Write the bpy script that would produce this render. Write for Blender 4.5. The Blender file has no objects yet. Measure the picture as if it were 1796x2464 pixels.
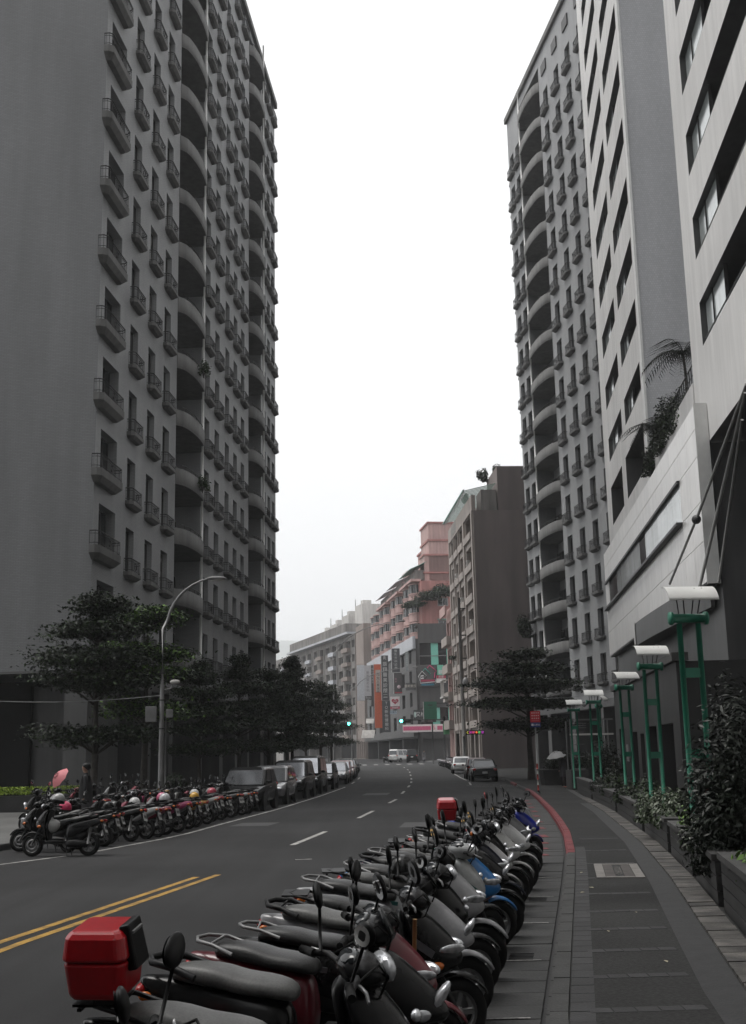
import bpy, math, random
import numpy as np
from mathutils import Matrix, Vector
S = bpy.context.scene
COL = S.collection
random.seed(7); RNG = np.random.default_rng(7)
PI = math.pi; R = math.radians

# ------------------------------------------------------------------ camera
F, CX, CY, H, HOR, ROLL = 2800., 898., 1232., 1.85, 1816., 0.0205     # photo pixels, metres
PITCH = math.atan((HOR - CY) / F)
FW = Vector((0, math.cos(PITCH), math.sin(PITCH))); UP0 = Vector((0, -math.sin(PITCH), math.cos(PITCH))); RT0 = Vector((1, 0, 0))
RT = RT0 * math.cos(ROLL) - UP0 * math.sin(ROLL); UP = UP0 * math.cos(ROLL) + RT0 * math.sin(ROLL)
cd = bpy.data.cameras.new('camera'); cam = bpy.data.objects.new('camera', cd); COL.objects.link(cam)
cd.sensor_fit = 'VERTICAL'; cd.sensor_height = 24.64; cd.sensor_width = 17.96; cd.lens = F / 100; cd.clip_start = .1; cd.clip_end = 9000
m = Matrix((RT, UP, -FW)).transposed().to_4x4(); m.translation = (0, 0, H); cam.matrix_world = m
S.camera = cam

def at(px, py, Y):
    d = FW + RT * ((px - CX) / F) - UP * ((py - CY) / F); t = Y / d.y
    return Vector((0, 0, H)) + d * t

# ------------------------------------------------------------------ sky, sun, exposure
SUN_EL, SUN_AZ = R(66), R(-76)          # high on the left, behind an even cloud sheet
W = bpy.data.worlds.new('World'); S.world = W; W.use_nodes = True
nt = W.node_tree; nt.nodes.clear()
sky = nt.nodes.new('ShaderNodeTexSky'); sky.sky_type = 'NISHITA'; sky.sun_disc = False
sky.sun_elevation = SUN_EL; sky.sun_rotation = SUN_AZ; sky.air_density = 1.0; sky.dust_density = 6.0; sky.ozone_density = 1.0
bw = nt.nodes.new('ShaderNodeHueSaturation'); bw.inputs['Saturation'].default_value = 0.10
bg = nt.nodes.new('ShaderNodeBackground'); bg.inputs['Strength'].default_value = 0.15
wo = nt.nodes.new('ShaderNodeOutputWorld')
cl = nt.nodes.new('ShaderNodeMix'); cl.data_type = 'RGBA'; cl.inputs['Factor'].default_value = .78; cl.inputs['B'].default_value = (5.8, 5.8, 5.85, 1)      # the even cloud sheet
nt.links.new(sky.outputs[0], bw.inputs['Color']); nt.links.new(bw.outputs[0], cl.inputs['A']); nt.links.new(cl.outputs['Result'], bg.inputs['Color']); nt.links.new(bg.outputs[0], wo.inputs[0])
sd = bpy.data.lights.new('sun', 'SUN'); sd.energy = 1.25; sd.angle = R(30); sd.color = (1, .97, .92)
sun = bpy.data.objects.new('sun', sd); COL.objects.link(sun)
sv = Vector((math.sin(SUN_AZ) * math.cos(SUN_EL), math.cos(SUN_AZ) * math.cos(SUN_EL), math.sin(SUN_EL)))
sun.rotation_euler = sv.to_track_quat('Z', 'Y').to_euler()
S.view_settings.view_transform = 'Standard'; S.view_settings.look = 'None'; S.view_settings.gamma = 1
S.view_settings.exposure = 0.58; S.view_settings.use_curve_mapping = False
S.render.engine = 'CYCLES'; S.cycles.max_bounces = 6; S.cycles.diffuse_bounces = 3; S.cycles.glossy_bounces = 3
S.cycles.transmission_bounces = 4; S.cycles.transparent_max_bounces = 8; S.cycles.volume_bounces = 1
S.cycles.use_denoising = True; S.cycles.sample_clamp_indirect = 6; S.cycles.caustics_reflective = False; S.cycles.caustics_refractive = False

# ------------------------------------------------------------------ materials
def mat(name, c, rough=.7, metal=0., var=.15, vs=3., streak=0., ss=(1.2, 1.2, .12), bump=0., bs=40., spec=.5, coat=0., emit=0., ec=None, c2=None, fine=0., fs=60., rnd=0.):
    """procedural: base colour with cloud variation, vertical weather streaks and fine grain"""
    M = bpy.data.materials.new(name); M.use_nodes = True
    t = M.node_tree; N = t.nodes; L = t.links; b = N['Principled BSDF']
    b.inputs['Roughness'].default_value = rough; b.inputs['Metallic'].default_value = metal
    b.inputs['Specular IOR Level'].default_value = spec; b.inputs['Coat Weight'].default_value = coat
    tc = N.new('ShaderNodeTexCoord'); oi = N.new('ShaderNodeObjectInfo')
    off = N.new('ShaderNodeVectorMath'); off.operation = 'MULTIPLY_ADD'
    cmb = N.new('ShaderNodeCombineXYZ')
    for i in range(3): L.new(oi.outputs['Random'], cmb.inputs[i])
    off.inputs[1].default_value = (37, 53, 71); L.new(cmb.outputs[0], off.inputs[0]); L.new(tc.outputs['Object'], off.inputs[2])
    P = off.outputs[0]
    def noise(sc, det=3, vec=P):
        n = N.new('ShaderNodeTexNoise'); n.inputs['Scale'].default_value = sc; n.inputs['Detail'].default_value = det; L.new(vec, n.inputs['Vector']); return n.outputs['Fac']
    def mul(a, lo, hi, fac):
        mr = N.new('ShaderNodeMapRange'); mr.inputs['From Min'].default_value = .3; mr.inputs['From Max'].default_value = .7
        mr.inputs['To Min'].default_value = lo; mr.inputs['To Max'].default_value = hi; L.new(fac, mr.inputs['Value'])
        x = N.new('ShaderNodeVectorMath'); x.operation = 'SCALE'
        if isinstance(a, tuple): x.inputs[0].default_value = a
        else: L.new(a, x.inputs[0])
        L.new(mr.outputs[0], x.inputs['Scale']); return x.outputs[0]
    col = tuple(c)
    if c2:
        mx = N.new('ShaderNodeMix'); mx.data_type = 'RGBA'; mx.inputs['A'].default_value = (*c, 1); mx.inputs['B'].default_value = (*c2, 1)
        mr = N.new('ShaderNodeMapRange'); mr.inputs['From Min'].default_value = .42; mr.inputs['From Max'].default_value = .6; L.new(noise(vs * .6, 5), mr.inputs['Value'])
        L.new(mr.outputs[0], mx.inputs['Factor']); col = mx.outputs['Result']
    if var: col = mul(col, 1 - var, 1 + var, noise(vs, 4))
    if streak:
        mp = N.new('ShaderNodeMapping'); mp.inputs['Scale'].default_value = ss; L.new(P, mp.inputs['Vector'])
        col = mul(col, 1 - streak, 1 + streak * .5, noise(2.2, 5, mp.outputs[0]))
    if fine: col = mul(col, 1 - fine, 1 + fine, noise(fs, 2))
    if rnd:
        mr = N.new('ShaderNodeMapRange'); mr.inputs['To Min'].default_value = 1 - rnd; mr.inputs['To Max'].default_value = 1 + rnd; L.new(oi.outputs['Random'], mr.inputs['Value'])
        x = N.new('ShaderNodeVectorMath'); x.operation = 'SCALE'
        if isinstance(col, tuple): x.inputs[0].default_value = col
        else: L.new(col, x.inputs[0])
        L.new(mr.outputs[0], x.inputs['Scale']); col = x.outputs[0]
    if isinstance(col, tuple): b.inputs['Base Color'].default_value = (*col, 1)
    else: L.new(col, b.inputs['Base Color'])
    if bump:
        bn = N.new('ShaderNodeBump'); bn.inputs['Strength'].default_value = bump; bn.inputs['Distance'].default_value = .02
        L.new(noise(bs, 3), bn.inputs['Height']); L.new(bn.outputs[0], b.inputs['Normal'])
    if emit:
        b.inputs['Emission Color'].default_value = (*(ec or c), 1); b.inputs['Emission Strength'].default_value = emit
    return M

def tilemat(name, c, joint, sx, sz, rough=.6, var=.12, streak=.2):
    """small glazed wall tiles too fine to pick apart"""
    M = mat(name, c, rough, var=var, vs=.12, streak=streak, ss=(.5, .5, .05))
    t = M.node_tree; N = t.nodes; L = t.links; b = N['Principled BSDF']
    src = b.inputs['Base Color'].links[0].from_socket
    tc = N.new('ShaderNodeTexCoord'); mp = N.new('ShaderNodeMapping')
    sp = N.new('ShaderNodeSeparateXYZ'); L.new(tc.outputs['Object'], sp.inputs[0])
    ad = N.new('ShaderNodeMath'); ad.operation = 'ADD'; L.new(sp.outputs['X'], ad.inputs[0]); L.new(sp.outputs['Y'], ad.inputs[1])
    cb = N.new('ShaderNodeCombineXYZ'); L.new(ad.outputs[0], cb.inputs['X']); L.new(sp.outputs['Z'], cb.inputs['Y'])
    br = N.new('ShaderNodeTexBrick'); br.inputs['Scale'].default_value = 1; br.inputs['Brick Width'].default_value = sx; br.inputs['Row Height'].default_value = sz
    br.inputs['Mortar Size'].default_value = .012; br.inputs['Color1'].default_value = (1, 1, 1, 1); br.inputs['Color2'].default_value = (.88, .88, .88, 1); br.inputs['Mortar'].default_value = (*joint, 1)
    L.new(cb.outputs[0], br.inputs['Vector'])
    mx = N.new('ShaderNodeMix'); mx.data_type = 'RGBA'; mx.blend_type = 'MULTIPLY'; mx.inputs['Factor'].default_value = 1
    L.new(src, mx.inputs['A']); L.new(br.outputs['Color'], mx.inputs['B']); L.new(mx.outputs['Result'], b.inputs['Base Color'])
    return M

_cache = {}
def paint(c, rough=.3, coat=.35, metal=0.):
    if max(c) < .06: coat = .0; c = tuple(q * .5 for q in c); rough = .22
    k = ('paint', c, rough, coat, metal)
    if k not in _cache: _cache[k] = mat('paint', c, rough, metal=metal, var=.1, vs=4, coat=coat, fine=.07, fs=35, spec=.3 if max(c) < .06 else .5)
    return _cache[k]
def flat(c, rough=.6, metal=0., var=.1):
    k = ('flat', c, rough, metal, var)
    if k not in _cache: _cache[k] = mat('plain', c, rough, metal=metal, var=var, vs=5)
    return _cache[k]

M_ASPH = mat('asphalt', (.036, .036, .037), .88, var=.2, vs=.22, fine=.22, fs=90, bump=.35, bs=140, c2=(.029, .029, .03), spec=.22, streak=.16, ss=(1.1, .05, 1.))
M_WALK = mat('pavers', (.031, .031, .0306), .88, var=.25, vs=.5, fine=.3, fs=30, bump=.5, bs=60, c2=(.025, .025, .025), spec=.2)
M_WALKL = mat('pavement_grey', (.11, .11, .106), .85, var=.2, vs=.6, fine=.15, fs=30, bump=.3, bs=60)
M_BAND = mat('dark_paver', (.028, .028, .029), .8, var=.2, vs=6, fine=.2, fs=60, bump=.3, rnd=.25)
M_KERB = mat('kerb_concrete', (.042, .042, .0415), .85, var=.2, vs=4, fine=.2, fs=60, bump=.3, rnd=.12)
M_KRED = mat('kerb_red_paint', (.15, .015, .02), .7, var=.2, vs=5, fine=.3, fs=40, bump=.3, c2=(.13, .022, .025), rnd=.1)
M_STONE = mat('edging_stone', (.085, .079, .072), .8, var=.3, vs=5, fine=.25, fs=60, bump=.5, c2=(.05, .047, .045), rnd=.3)
M_DRAIN = mat('drain_concrete', (.030, .030, .030), .75, var=.3, vs=4, fine=.3, fs=50, bump=.4, rnd=.2)
M_WHITEL = mat('white_road_paint', (.42, .41, .39), .7, var=.25, vs=7, fine=.35, fs=45, c2=(.22, .215, .21))
M_YELL = mat('yellow_road_paint', (.40, .23, .035), .7, var=.2, vs=7, fine=.3, fs=45, c2=(.24, .14, .03))
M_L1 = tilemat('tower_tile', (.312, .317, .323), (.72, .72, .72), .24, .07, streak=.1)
M_L1SHADE = tilemat('tower_tile_shaded', (.182, .186, .191), (.75, .75, .75), .24, .07, streak=.14)  # same tile as the front, darkened to paint in the side wall's shade
M_L1B = mat('tower_balcony_concrete', (.12, .119, .116), .8, var=.15, vs=.8, streak=.25, rnd=.06)
M_R1 = mat('pale_concrete', (.72, .712, .70), .7, var=.08, vs=.25, streak=.11, ss=(.9, .9, .07))
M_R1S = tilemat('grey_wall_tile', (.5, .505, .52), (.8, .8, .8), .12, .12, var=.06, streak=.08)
M_R1D = mat('dark_stone_and_shade', (.075, .075, .075), .45, var=.2, vs=.4, streak=.2)  # dark stone; also paints in shade on tower bases and window reveals
M_LOWW = mat('black_granite', (.035, .035, .035), .5, var=.25, vs=.5, streak=.2, spec=.3)
M_PANEL = mat('metal_cladding', (.80, .785, .76), .3, metal=.12, var=.04, vs=.4, streak=.1)
M_GLASS = mat('window_glass', (.012, .014, .016), .06, var=0, spec=.6)
M_GLASSR = mat('reflective_glass', (.25, .27, .28), .04, metal=.85, var=.1, vs=.6)
M_GLASST = mat('teal_glass', (.20, .52, .42), .12, var=.08, vs=.6)
M_GLASSC = mat('curtained_glass', (.10, .098, .092), .25, var=.35, vs=2.5, streak=.4, ss=(6, 6, .3))
M_GLASSD = mat('dim_glass', (.03, .032, .034), .1, var=.3, vs=1)
M_GLASSP = mat('blinded_glass', (.52, .56, .56), .12, metal=.25, var=.12, vs=.8, streak=.1)
M_WSCR = mat('windscreen_glass', (.34, .35, .37), .06, metal=.75, var=.15, vs=1.5)
M_CARG = mat('car_glass', (.10, .105, .11), .05, metal=.55, var=0)
M_LEAFK = mat('leaf_glossy_dark', (.011, .016, .010), .42, var=.4, vs=2, spec=.3)
M_FRAME = mat('window_frame', (.035, .035, .035), .5, var=.1)
M_FRAMEL = mat('pale_window_frame', (.42, .42, .42), .5, var=.1)
M_IRON = mat('dark_iron', (.014, .014, .0145), .5, var=.2, vs=8, spec=.3)
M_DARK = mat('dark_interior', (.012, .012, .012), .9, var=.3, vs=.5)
M_STEEL = mat('galvanised_steel', (.22, .22, .22), .45, metal=.4, var=.15, vs=4)
M_WHITE = mat('white_sheet', (.72, .72, .70), .45, var=.06, vs=3, streak=.06)
M_GREENP = mat('green_pole_paint', (.018, .17, .105), .4, var=.15, vs=5, fine=.1)
M_BARK = mat('bark', (.05, .045, .04), .9, var=.3, vs=6, bump=.6, bs=20)
M_LEAFD = mat('leaf_dark', (.014, .019, .012), .55, var=.35, vs=1.2, spec=.25)
M_LEAFM = mat('leaf_mid', (.028, .048, .018), .5, var=.35, vs=1.2, spec=.25)
M_LEAFG = mat('leaf_bright', (.10, .20, .025), .5, var=.3, vs=2)
M_LEAFP = mat('leaf_pale', (.12, .14, .10), .5, var=.35, vs=3)
M_SOIL = mat('soil', (.03, .026, .022), .95, var=.3, vs=8)
M_PLANT = mat('planter_tile', (.028, .028, .028), .55, var=.25, vs=2, fine=.2, fs=30, rnd=.15)
M_CAP = mat('planter_cap_stone', (.05, .049, .048), .6, var=.25, vs=3, fine=.2, fs=50, rnd=.15)
M_RUB = mat('tyre_rubber', (.010, .010, .010), .75, var=.2, vs=8, spec=.2)
M_BLK = mat('black_plastic', (.007, .007, .0075), .42, var=.2, vs=6, spec=.22)
M_SEAT = mat('dusty_vinyl', (.022, .022, .0218), .38, var=.35, vs=5, fine=.25, fs=70, bump=.15, bs=90, spec=.4)
M_CHROME = mat('chrome', (.55, .55, .55), .18, metal=1, var=.1)
M_ALLOY = mat('alloy', (.30, .30, .30), .35, metal=.8, var=.15, vs=6)
M_LENS = mat('headlight_lens', (.55, .56, .58), .1, metal=.5, var=.6, vs=14)
M_MIRR = mat('mirror_glass', (.85, .86, .87), .03, metal=1, var=0)
M_TAIL = mat('tail_lens', (.35, .01, .012), .2, var=.1)
M_AMBER = mat('amber_lens', (.55, .13, .01), .25, var=.1)
M_PLATE = mat('number_plate', (.55, .55, .54), .5, var=.1, vs=8)
M_TXT = mat('black_print', (.03, .03, .03), .7, var=0)
M_SKIN = mat('skin', (.32, .20, .15), .6, var=.05)
M_CLOTH = mat('dark_cloth', (.02, .02, .022), .9, var=.2, vs=8)

# ------------------------------------------------------------------ mesh helpers
class MB:
    def __init__(s): s.v = []; s.f = []; s.m = []; s.s = []
    def add(s, vs, fs, mi=0, sm=False):
        o = len(s.v); s.v += [tuple(p) for p in vs]
        for f in fs: s.f.append(tuple(i + o for i in f)); s.m.append(mi); s.s.append(sm)
        return s
    def box(s, x0, x1, y0, y1, z0, z1, mi=0):
        v = [(x0, y0, z0), (x1, y0, z0), (x1, y1, z0), (x0, y1, z0), (x0, y0, z1), (x1, y0, z1), (x1, y1, z1), (x0, y1, z1)]
        return s.add(v, [(0, 3, 2, 1), (4, 5, 6, 7), (0, 1, 5, 4), (1, 2, 6, 5), (2, 3, 7, 6), (3, 0, 4, 7)], mi)
    def cbox(s, c, d, mi=0, ry=0., rz=0., rx=0.):
        M = Matrix.Rotation(rz, 3, 'Z') @ Matrix.Rotation(ry, 3, 'Y') @ Matrix.Rotation(rx, 3, 'X'); c = Vector(c)
        v = [c + M @ Vector((a * d[0] / 2, b * d[1] / 2, e * d[2] / 2)) for e in (-1, 1) for a, b in ((-1, -1), (1, -1), (1, 1), (-1, 1))]
        return s.add(v, [(0, 3, 2, 1), (4, 5, 6, 7), (0, 1, 5, 4), (1, 2, 6, 5), (2, 3, 7, 6), (3, 0, 4, 7)], mi)
    def prism(s, poly, z0, z1, mi=0, poly2=None, sm=False):
        n = len(poly); p2 = poly2 or poly
        v = [(x, y, z0) for x, y in poly] + [(x, y, z1) for x, y in p2]
        return s.add(v, [tuple(range(n - 1, -1, -1)), tuple(range(n, 2 * n))] + [(i, (i + 1) % n, n + (i + 1) % n, n + i) for i in range(n)], mi, sm)
    def tube(s, pts, r, n=8, mi=0, cap=True):
        pts = [Vector(p) for p in pts]; rs = r if isinstance(r, (list, tuple)) else [r] * len(pts)
        v = []; up = Vector((0, 0, 1))
        for i, p in enumerate(pts):
            d = (pts[min(i + 1, len(pts) - 1)] - pts[max(i - 1, 0)])
            if d.length < 1e-9: d = Vector((0, 0, 1))
            d.normalize(); a = d.cross(up)
            if a.length < .05: a = d.cross(Vector((1, 0, 0)))
            a.normalize(); b = d.cross(a)
            for k in range(n):
                t = 2 * PI * k / n; v.append(p + (a * math.cos(t) + b * math.sin(t)) * rs[i])
        f = [(i * n + k, i * n + (k + 1) % n, (i + 1) * n + (k + 1) % n, (i + 1) * n + k) for i in range(len(pts) - 1) for k in range(n)]
        s.add(v, f, mi, True)
        if cap:
            o = len(s.v) - len(v); s.f.append(tuple(o + k for k in range(n))); s.f.append(tuple(o + (len(pts) - 1) * n + k for k in range(n - 1, -1, -1))); s.m += [mi, mi]; s.s += [False, False]
        return s
    def loft(s, rings, mi=0, sm=True, cap=True):
        n = len(rings[0]); v = [p for r in rings for p in r]
        f = [(i * n + k, i * n + (k + 1) % n, (i + 1) * n + (k + 1) % n, (i + 1) * n + k) for i in range(len(rings) - 1) for k in range(n)]
        if cap: f += [tuple(range(n - 1, -1, -1)), tuple((len(rings) - 1) * n + k for k in range(n))]
        return s.add(v, f, mi, sm)
    def lathe(s, prof, axis, c, n=20, mi=0):
        """prof: (radius, offset along axis) closed loop or open"""
        c = Vector(c); v = []
        for k in range(n):
            t = 2 * PI * k / n
            for r, o in prof:
                if axis == 'Y': v.append((c.x + r * math.cos(t), c.y + o, c.z + r * math.sin(t)))
                elif axis == 'X': v.append((c.x + o, c.y + r * math.cos(t), c.z + r * math.sin(t)))
                else: v.append((c.x + r * math.cos(t), c.y + r * math.sin(t), c.z + o))
        q = len(prof); f = [(k * q + i, ((k + 1) % n) * q + i, ((k + 1) % n) * q + i + 1, k * q + i + 1) for k in range(n) for i in range(q - 1)]
        return s.add(v, f, mi, True)
    def ell(s, c, r, mi=0, nu=10, nv=7, rot=None):
        c = Vector(c); v = []
        for j in range(nv + 1):
            ph = -PI / 2 + PI * j / nv
            for i in range(nu):
                t = 2 * PI * i / nu
                p = Vector((r[0] * math.cos(ph) * math.cos(t), r[1] * math.cos(ph) * math.sin(t), r[2] * math.sin(ph)))
                if rot is not None: p = rot @ p
                v.append(c + p)
        return s.add(v, [(j * nu + i, j * nu + (i + 1) % nu, (j + 1) * nu + (i + 1) % nu, (j + 1) * nu + i) for j in range(nv) for i in range(nu)], mi, True)
    def mesh(s, name, mats):
        me = bpy.data.meshes.new(name); me.from_pydata(s.v, [], s.f)
        for q in (mats if isinstance(mats, (list, tuple)) else [mats]): me.materials.append(q)
        me.polygons.foreach_set('material_index', s.m); me.polygons.foreach_set('use_smooth', s.s); me.update()
        return me
    def build(s, name, mats, parent=None, loc=None, rz=None, sub=0, bev=0.):
        me = s.mesh(name, mats)
        if sub or bev: me = bake(me, sub, bev)
        return link(name, me, parent, loc, rz)

TS = bpy.data.scenes.new('workbench'); TV = TS.view_layers[0]
def evaluated(o):
    TS.collection.objects.link(o); TV.update(); r = bpy.data.meshes.new_from_object(o.evaluated_get(TV.depsgraph)); bpy.data.objects.remove(o); return r
def bake(me, sub=0, bev=0.):
    o = bpy.data.objects.new('tmp', me)
    if bev: b = o.modifiers.new('b', 'BEVEL'); b.width = bev; b.segments = 2; b.limit_method = 'ANGLE'; b.angle_limit = R(40)
    if sub: q = o.modifiers.new('s', 'SUBSURF'); q.levels = sub; q.render_levels = sub
    nm = me.name; r = evaluated(o); bpy.data.meshes.remove(me); r.name = nm
    return r
def link(name, me, parent=None, loc=None, rz=None):
    o = bpy.data.objects.new(name, me); COL.objects.link(o)
    if parent is not None: o.parent = parent
    if loc is not None: o.location = loc
    if rz is not None: o.rotation_euler = (0, 0, rz)
    return o
def tag(o, label=None, cat=None, group=None, kind=None):
    if label: o['label'] = label
    if cat: o['category'] = cat
    if group: o['group'] = group
    if kind: o['kind'] = kind
    return o
def thing(name, label, cat, loc=(0, 0, 0), rz=0., group=None):
    return tag(link(name, None, None, loc, rz), label, cat, group)
def copy_tree(o, parent=None):
    c = o.copy(); COL.objects.link(c); c.parent = parent
    for ch in o.children: copy_tree(ch, c)
    return c
def quickmesh(name, V, Fq, material, mi=None):
    """V (n,3) array, Fq (m,k) index array; large meshes"""
    me = bpy.data.meshes.new(name); n, k = Fq.shape
    me.vertices.add(len(V)); me.vertices.foreach_set('co', np.asarray(V, dtype=np.float32).ravel())
    me.loops.add(n * k); me.loops.foreach_set('vertex_index', Fq.astype(np.int32).ravel())
    me.polygons.add(n); me.polygons.foreach_set('loop_start', np.arange(0, n * k, k, dtype=np.int32)); me.polygons.foreach_set('loop_total', np.full(n, k, dtype=np.int32))
    for q in (material if isinstance(material, (list, tuple)) else [material]): me.materials.append(q)
    if mi is not None: me.polygons.foreach_set('material_index', np.asarray(mi, dtype=np.int32))
    me.update(calc_edges=True); return me
def text(name, s, size, material, parent, loc, rot, depth=.004, align='CENTER'):
    cu = bpy.data.curves.new(name, 'FONT'); cu.body = s; cu.size = size; cu.align_x = align; cu.align_y = 'CENTER'; cu.extrude = depth
    me = evaluated(bpy.data.objects.new('tmp', cu))
    me.materials.clear(); me.materials.append(material); me.name = name; o = link(name, me, parent, loc); o.rotation_euler = rot
    return o

def interp(pts, y):
    for (x0, y0), (x1, y1) in zip(pts, pts[1:]):
        if y <= y1: return x0 + (x1 - x0) * (y - y0) / (y1 - y0)
    (x0, y0), (x1, y1) = pts[-2:]; return x0 + (x1 - x0) * (y - y0) / (y1 - y0)
def gz(y): return 0. if y < 90 else .75 * min(1., (y - 90) / 95.) + max(0., y - 185) * .004      # the street rises gently
KR = [(-.3, -6), (.35, 3), (.78, 6), (1.05, 8.1), (1.51, 10.8), (1.92, 13.2), (2.57, 17), (3.3, 21.4), (4.02, 26.4), (4.54, 30.8), (5.22, 37), (6.13, 46.4), (6.8, 54), (7.5, 66), (8.25, 78), (8.9, 106), (9.3, 130), (8.9, 165), (7.2, 186), (1.0, 247), (-9, 290), (-32, 360)]
LL = [(-8.2, -6), (-8.0, 12), (-7.2, 22), (-6.0, 24.6), (-4.9, 29.5), (-4.5, 34.3), (-3.66, 42.9), (-2.75, 56), (-2.0, 70.3), (-1.77, 82.2), (-1.57, 96.3), (-1.6, 118), (-2.4, 141), (-4.5, 165), (-7, 190), (-15, 247), (-25, 290), (-48, 360)]
CL = [(-4.75, 6), (-3.92, 12.6), (-2.81, 19.2), (-1.85, 25.8), (-.61, 36.1), (.72, 50), (1.51, 64.8), (2.05, 75.5), (2.41, 87), (2.76, 102.7), (3.06, 118), (2.94, 141), (2.0, 165), (.2, 190)]
def kr(y): return interp(KR, y)
def ll(y): return interp(LL, y)
def kl(y): return ll(y) - 2.35
def clx(y): return interp(CL, y)
# ------------------------------------------------------------------ ground, road, pavements
def strip(name, xl, xr, y0, y1, z, material, step=2., kind='structure', parent=None, nx=1):
    ys = np.append(np.arange(y0, y1, step), y1); V = []; Q = []
    for y in ys:
        a, b = xl(y), xr(y)
        for i in range(nx + 1): V.append((a + (b - a) * i / nx, y, z(y)))
    w = nx + 1
    for j in range(len(ys) - 1):
        for i in range(nx): Q.append((j * w + i, j * w + i + 1, (j + 1) * w + i + 1, (j + 1) * w + i))
    o = link(name, quickmesh(name, np.array(V), np.array(Q), material), parent)
    if kind: o['kind'] = kind
    return o
PR = [(2.1, 4), (2.35, 7), (2.62, 8.95), (2.92, 10.7), (3.25, 12.6), (3.97, 16.7), (4.96, 23), (5.98, 31), (6.45, 34.6), (7.52, 45), (8.5, 54), (9.6, 64)]
def pr(y): return interp(PR, y)
gm = MB(); gm.add([(-4000, -200, -.35), (4000, -200, -.35), (4000, 7000, -.35), (-4000, 7000, -.35)], [(0, 1, 2, 3)])
ground = gm.build('ground', M_WALKL); ground['kind'] = 'structure'
road = strip('road', lambda y: kl(y) - .3, lambda y: kr(y) + .05, -6, 360, lambda y: gz(y), M_ASPH, 2., nx=2)
gm = MB(); gm.add([(-60, 7, -.004), (-6.5, 7, -.004), (-6.5, 21.6, -.004), (-60, 21.6, -.004)], [(0, 1, 2, 3)]); o = gm.build('side_road', M_ASPH); o['kind'] = 'structure'
gm = MB(); gm.add([(8, 166, .64), (60, 166, .64), (60, 183, .74), (8, 183, .74)], [(0, 1, 2, 3)]); o = gm.build('cross_road', M_ASPH); o['kind'] = 'structure'

def marking(name, pts, w, material, z=.004, zoff=0):
    """painted line along points, draped on the road"""
    m_ = MB(); v = []
    for i, (x, y) in enumerate(pts):
        a = Vector(pts[max(i - 1, 0)]); b = Vector(pts[min(i + 1, len(pts) - 1)]); d = (b - a).normalized(); n = Vector((-d.y, d.x)) * w / 2
        v += [(x + n.x, y + n.y, gz(y) + z), (x - n.x, y - n.y, gz(y) + z)]
    m_.add(v, [(2 * i, 2 * i + 1, 2 * i + 3, 2 * i + 2) for i in range(len(pts) - 1)])
    return m_.build(name, material, road)
def along(fn, y0, y1, dx=0, n=8): return [(fn(y0 + (y1 - y0) * i / n) + dx, y0 + (y1 - y0) * i / n) for i in range(n + 1)]
marking('yellow_line', along(clx, 6, 19.3, -.13), .11, M_YELL); marking('yellow_line', along(clx, 6, 19.6, .13), .11, M_YELL)
for a, b in [(25.7, 30), (36.0, 40.4), (46.5, 50.2), (57, 61), (68, 71.6), (78, 82), (88, 92), (99, 103), (110, 114), (121, 125), (134, 138)]:
    marking('lane_dash', along(clx, a, b, 0, 3), .13, M_WHITEL)
marking('parking_line', along(ll, 24.6, 71, 0, 24), .11, M_WHITEL)
marking('parking_line', along(ll, 18, 24.0, .02, 6), .10, M_WHITEL)
marking('parking_line', along(ll, 79, 84, .05, 3), .11, M_WHITEL); marking('parking_line', along(ll, 92, 97, .05, 3), .11, M_WHITEL)
marking('parking_line', along(kr, 70, 76, -2.35, 3), .11, M_WHITEL); marking('parking_line', along(kr, 82, 108, -2.3, 6), .11, M_WHITEL)
for k in range(5):                                    # zebra hatching of the bus stop beside the parked cars
    marking('hatch_bar', [(5.3 + k * .45, 66.3 + .2 * (k % 2)), (5.7 + k * .45, 66.5)], .10, M_WHITEL)
    marking('hatch_bar', [(5.1 + k * .5, 69.3), (5.45 + k * .5, 69.5)], .10, M_WHITEL)
for k in range(7): marking('crossing_bar', [(-3.2 + k * 1.5, 156), (-3.4 + k * 1.5, 160)], .55, M_WHITEL)
marking('worn_mark', [(-1.55, 22.1), (-1.25, 22.15)], .07, M_WHITEL)
for x, y, w, h in [(-1.2, 10.4, .8, .9), (-3.6, 33, 1.1, 1.6), (1.0, 31, 1.0, 2.2), (-.2, 56, 1.2, 3)]:
    marking('tar_patch', [(x, y), (x + .2, y + h)], w, mat('patch_asphalt', (.05, .05, .051), .8, var=.1, vs=3, fine=.2, fs=80), .003)

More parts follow.
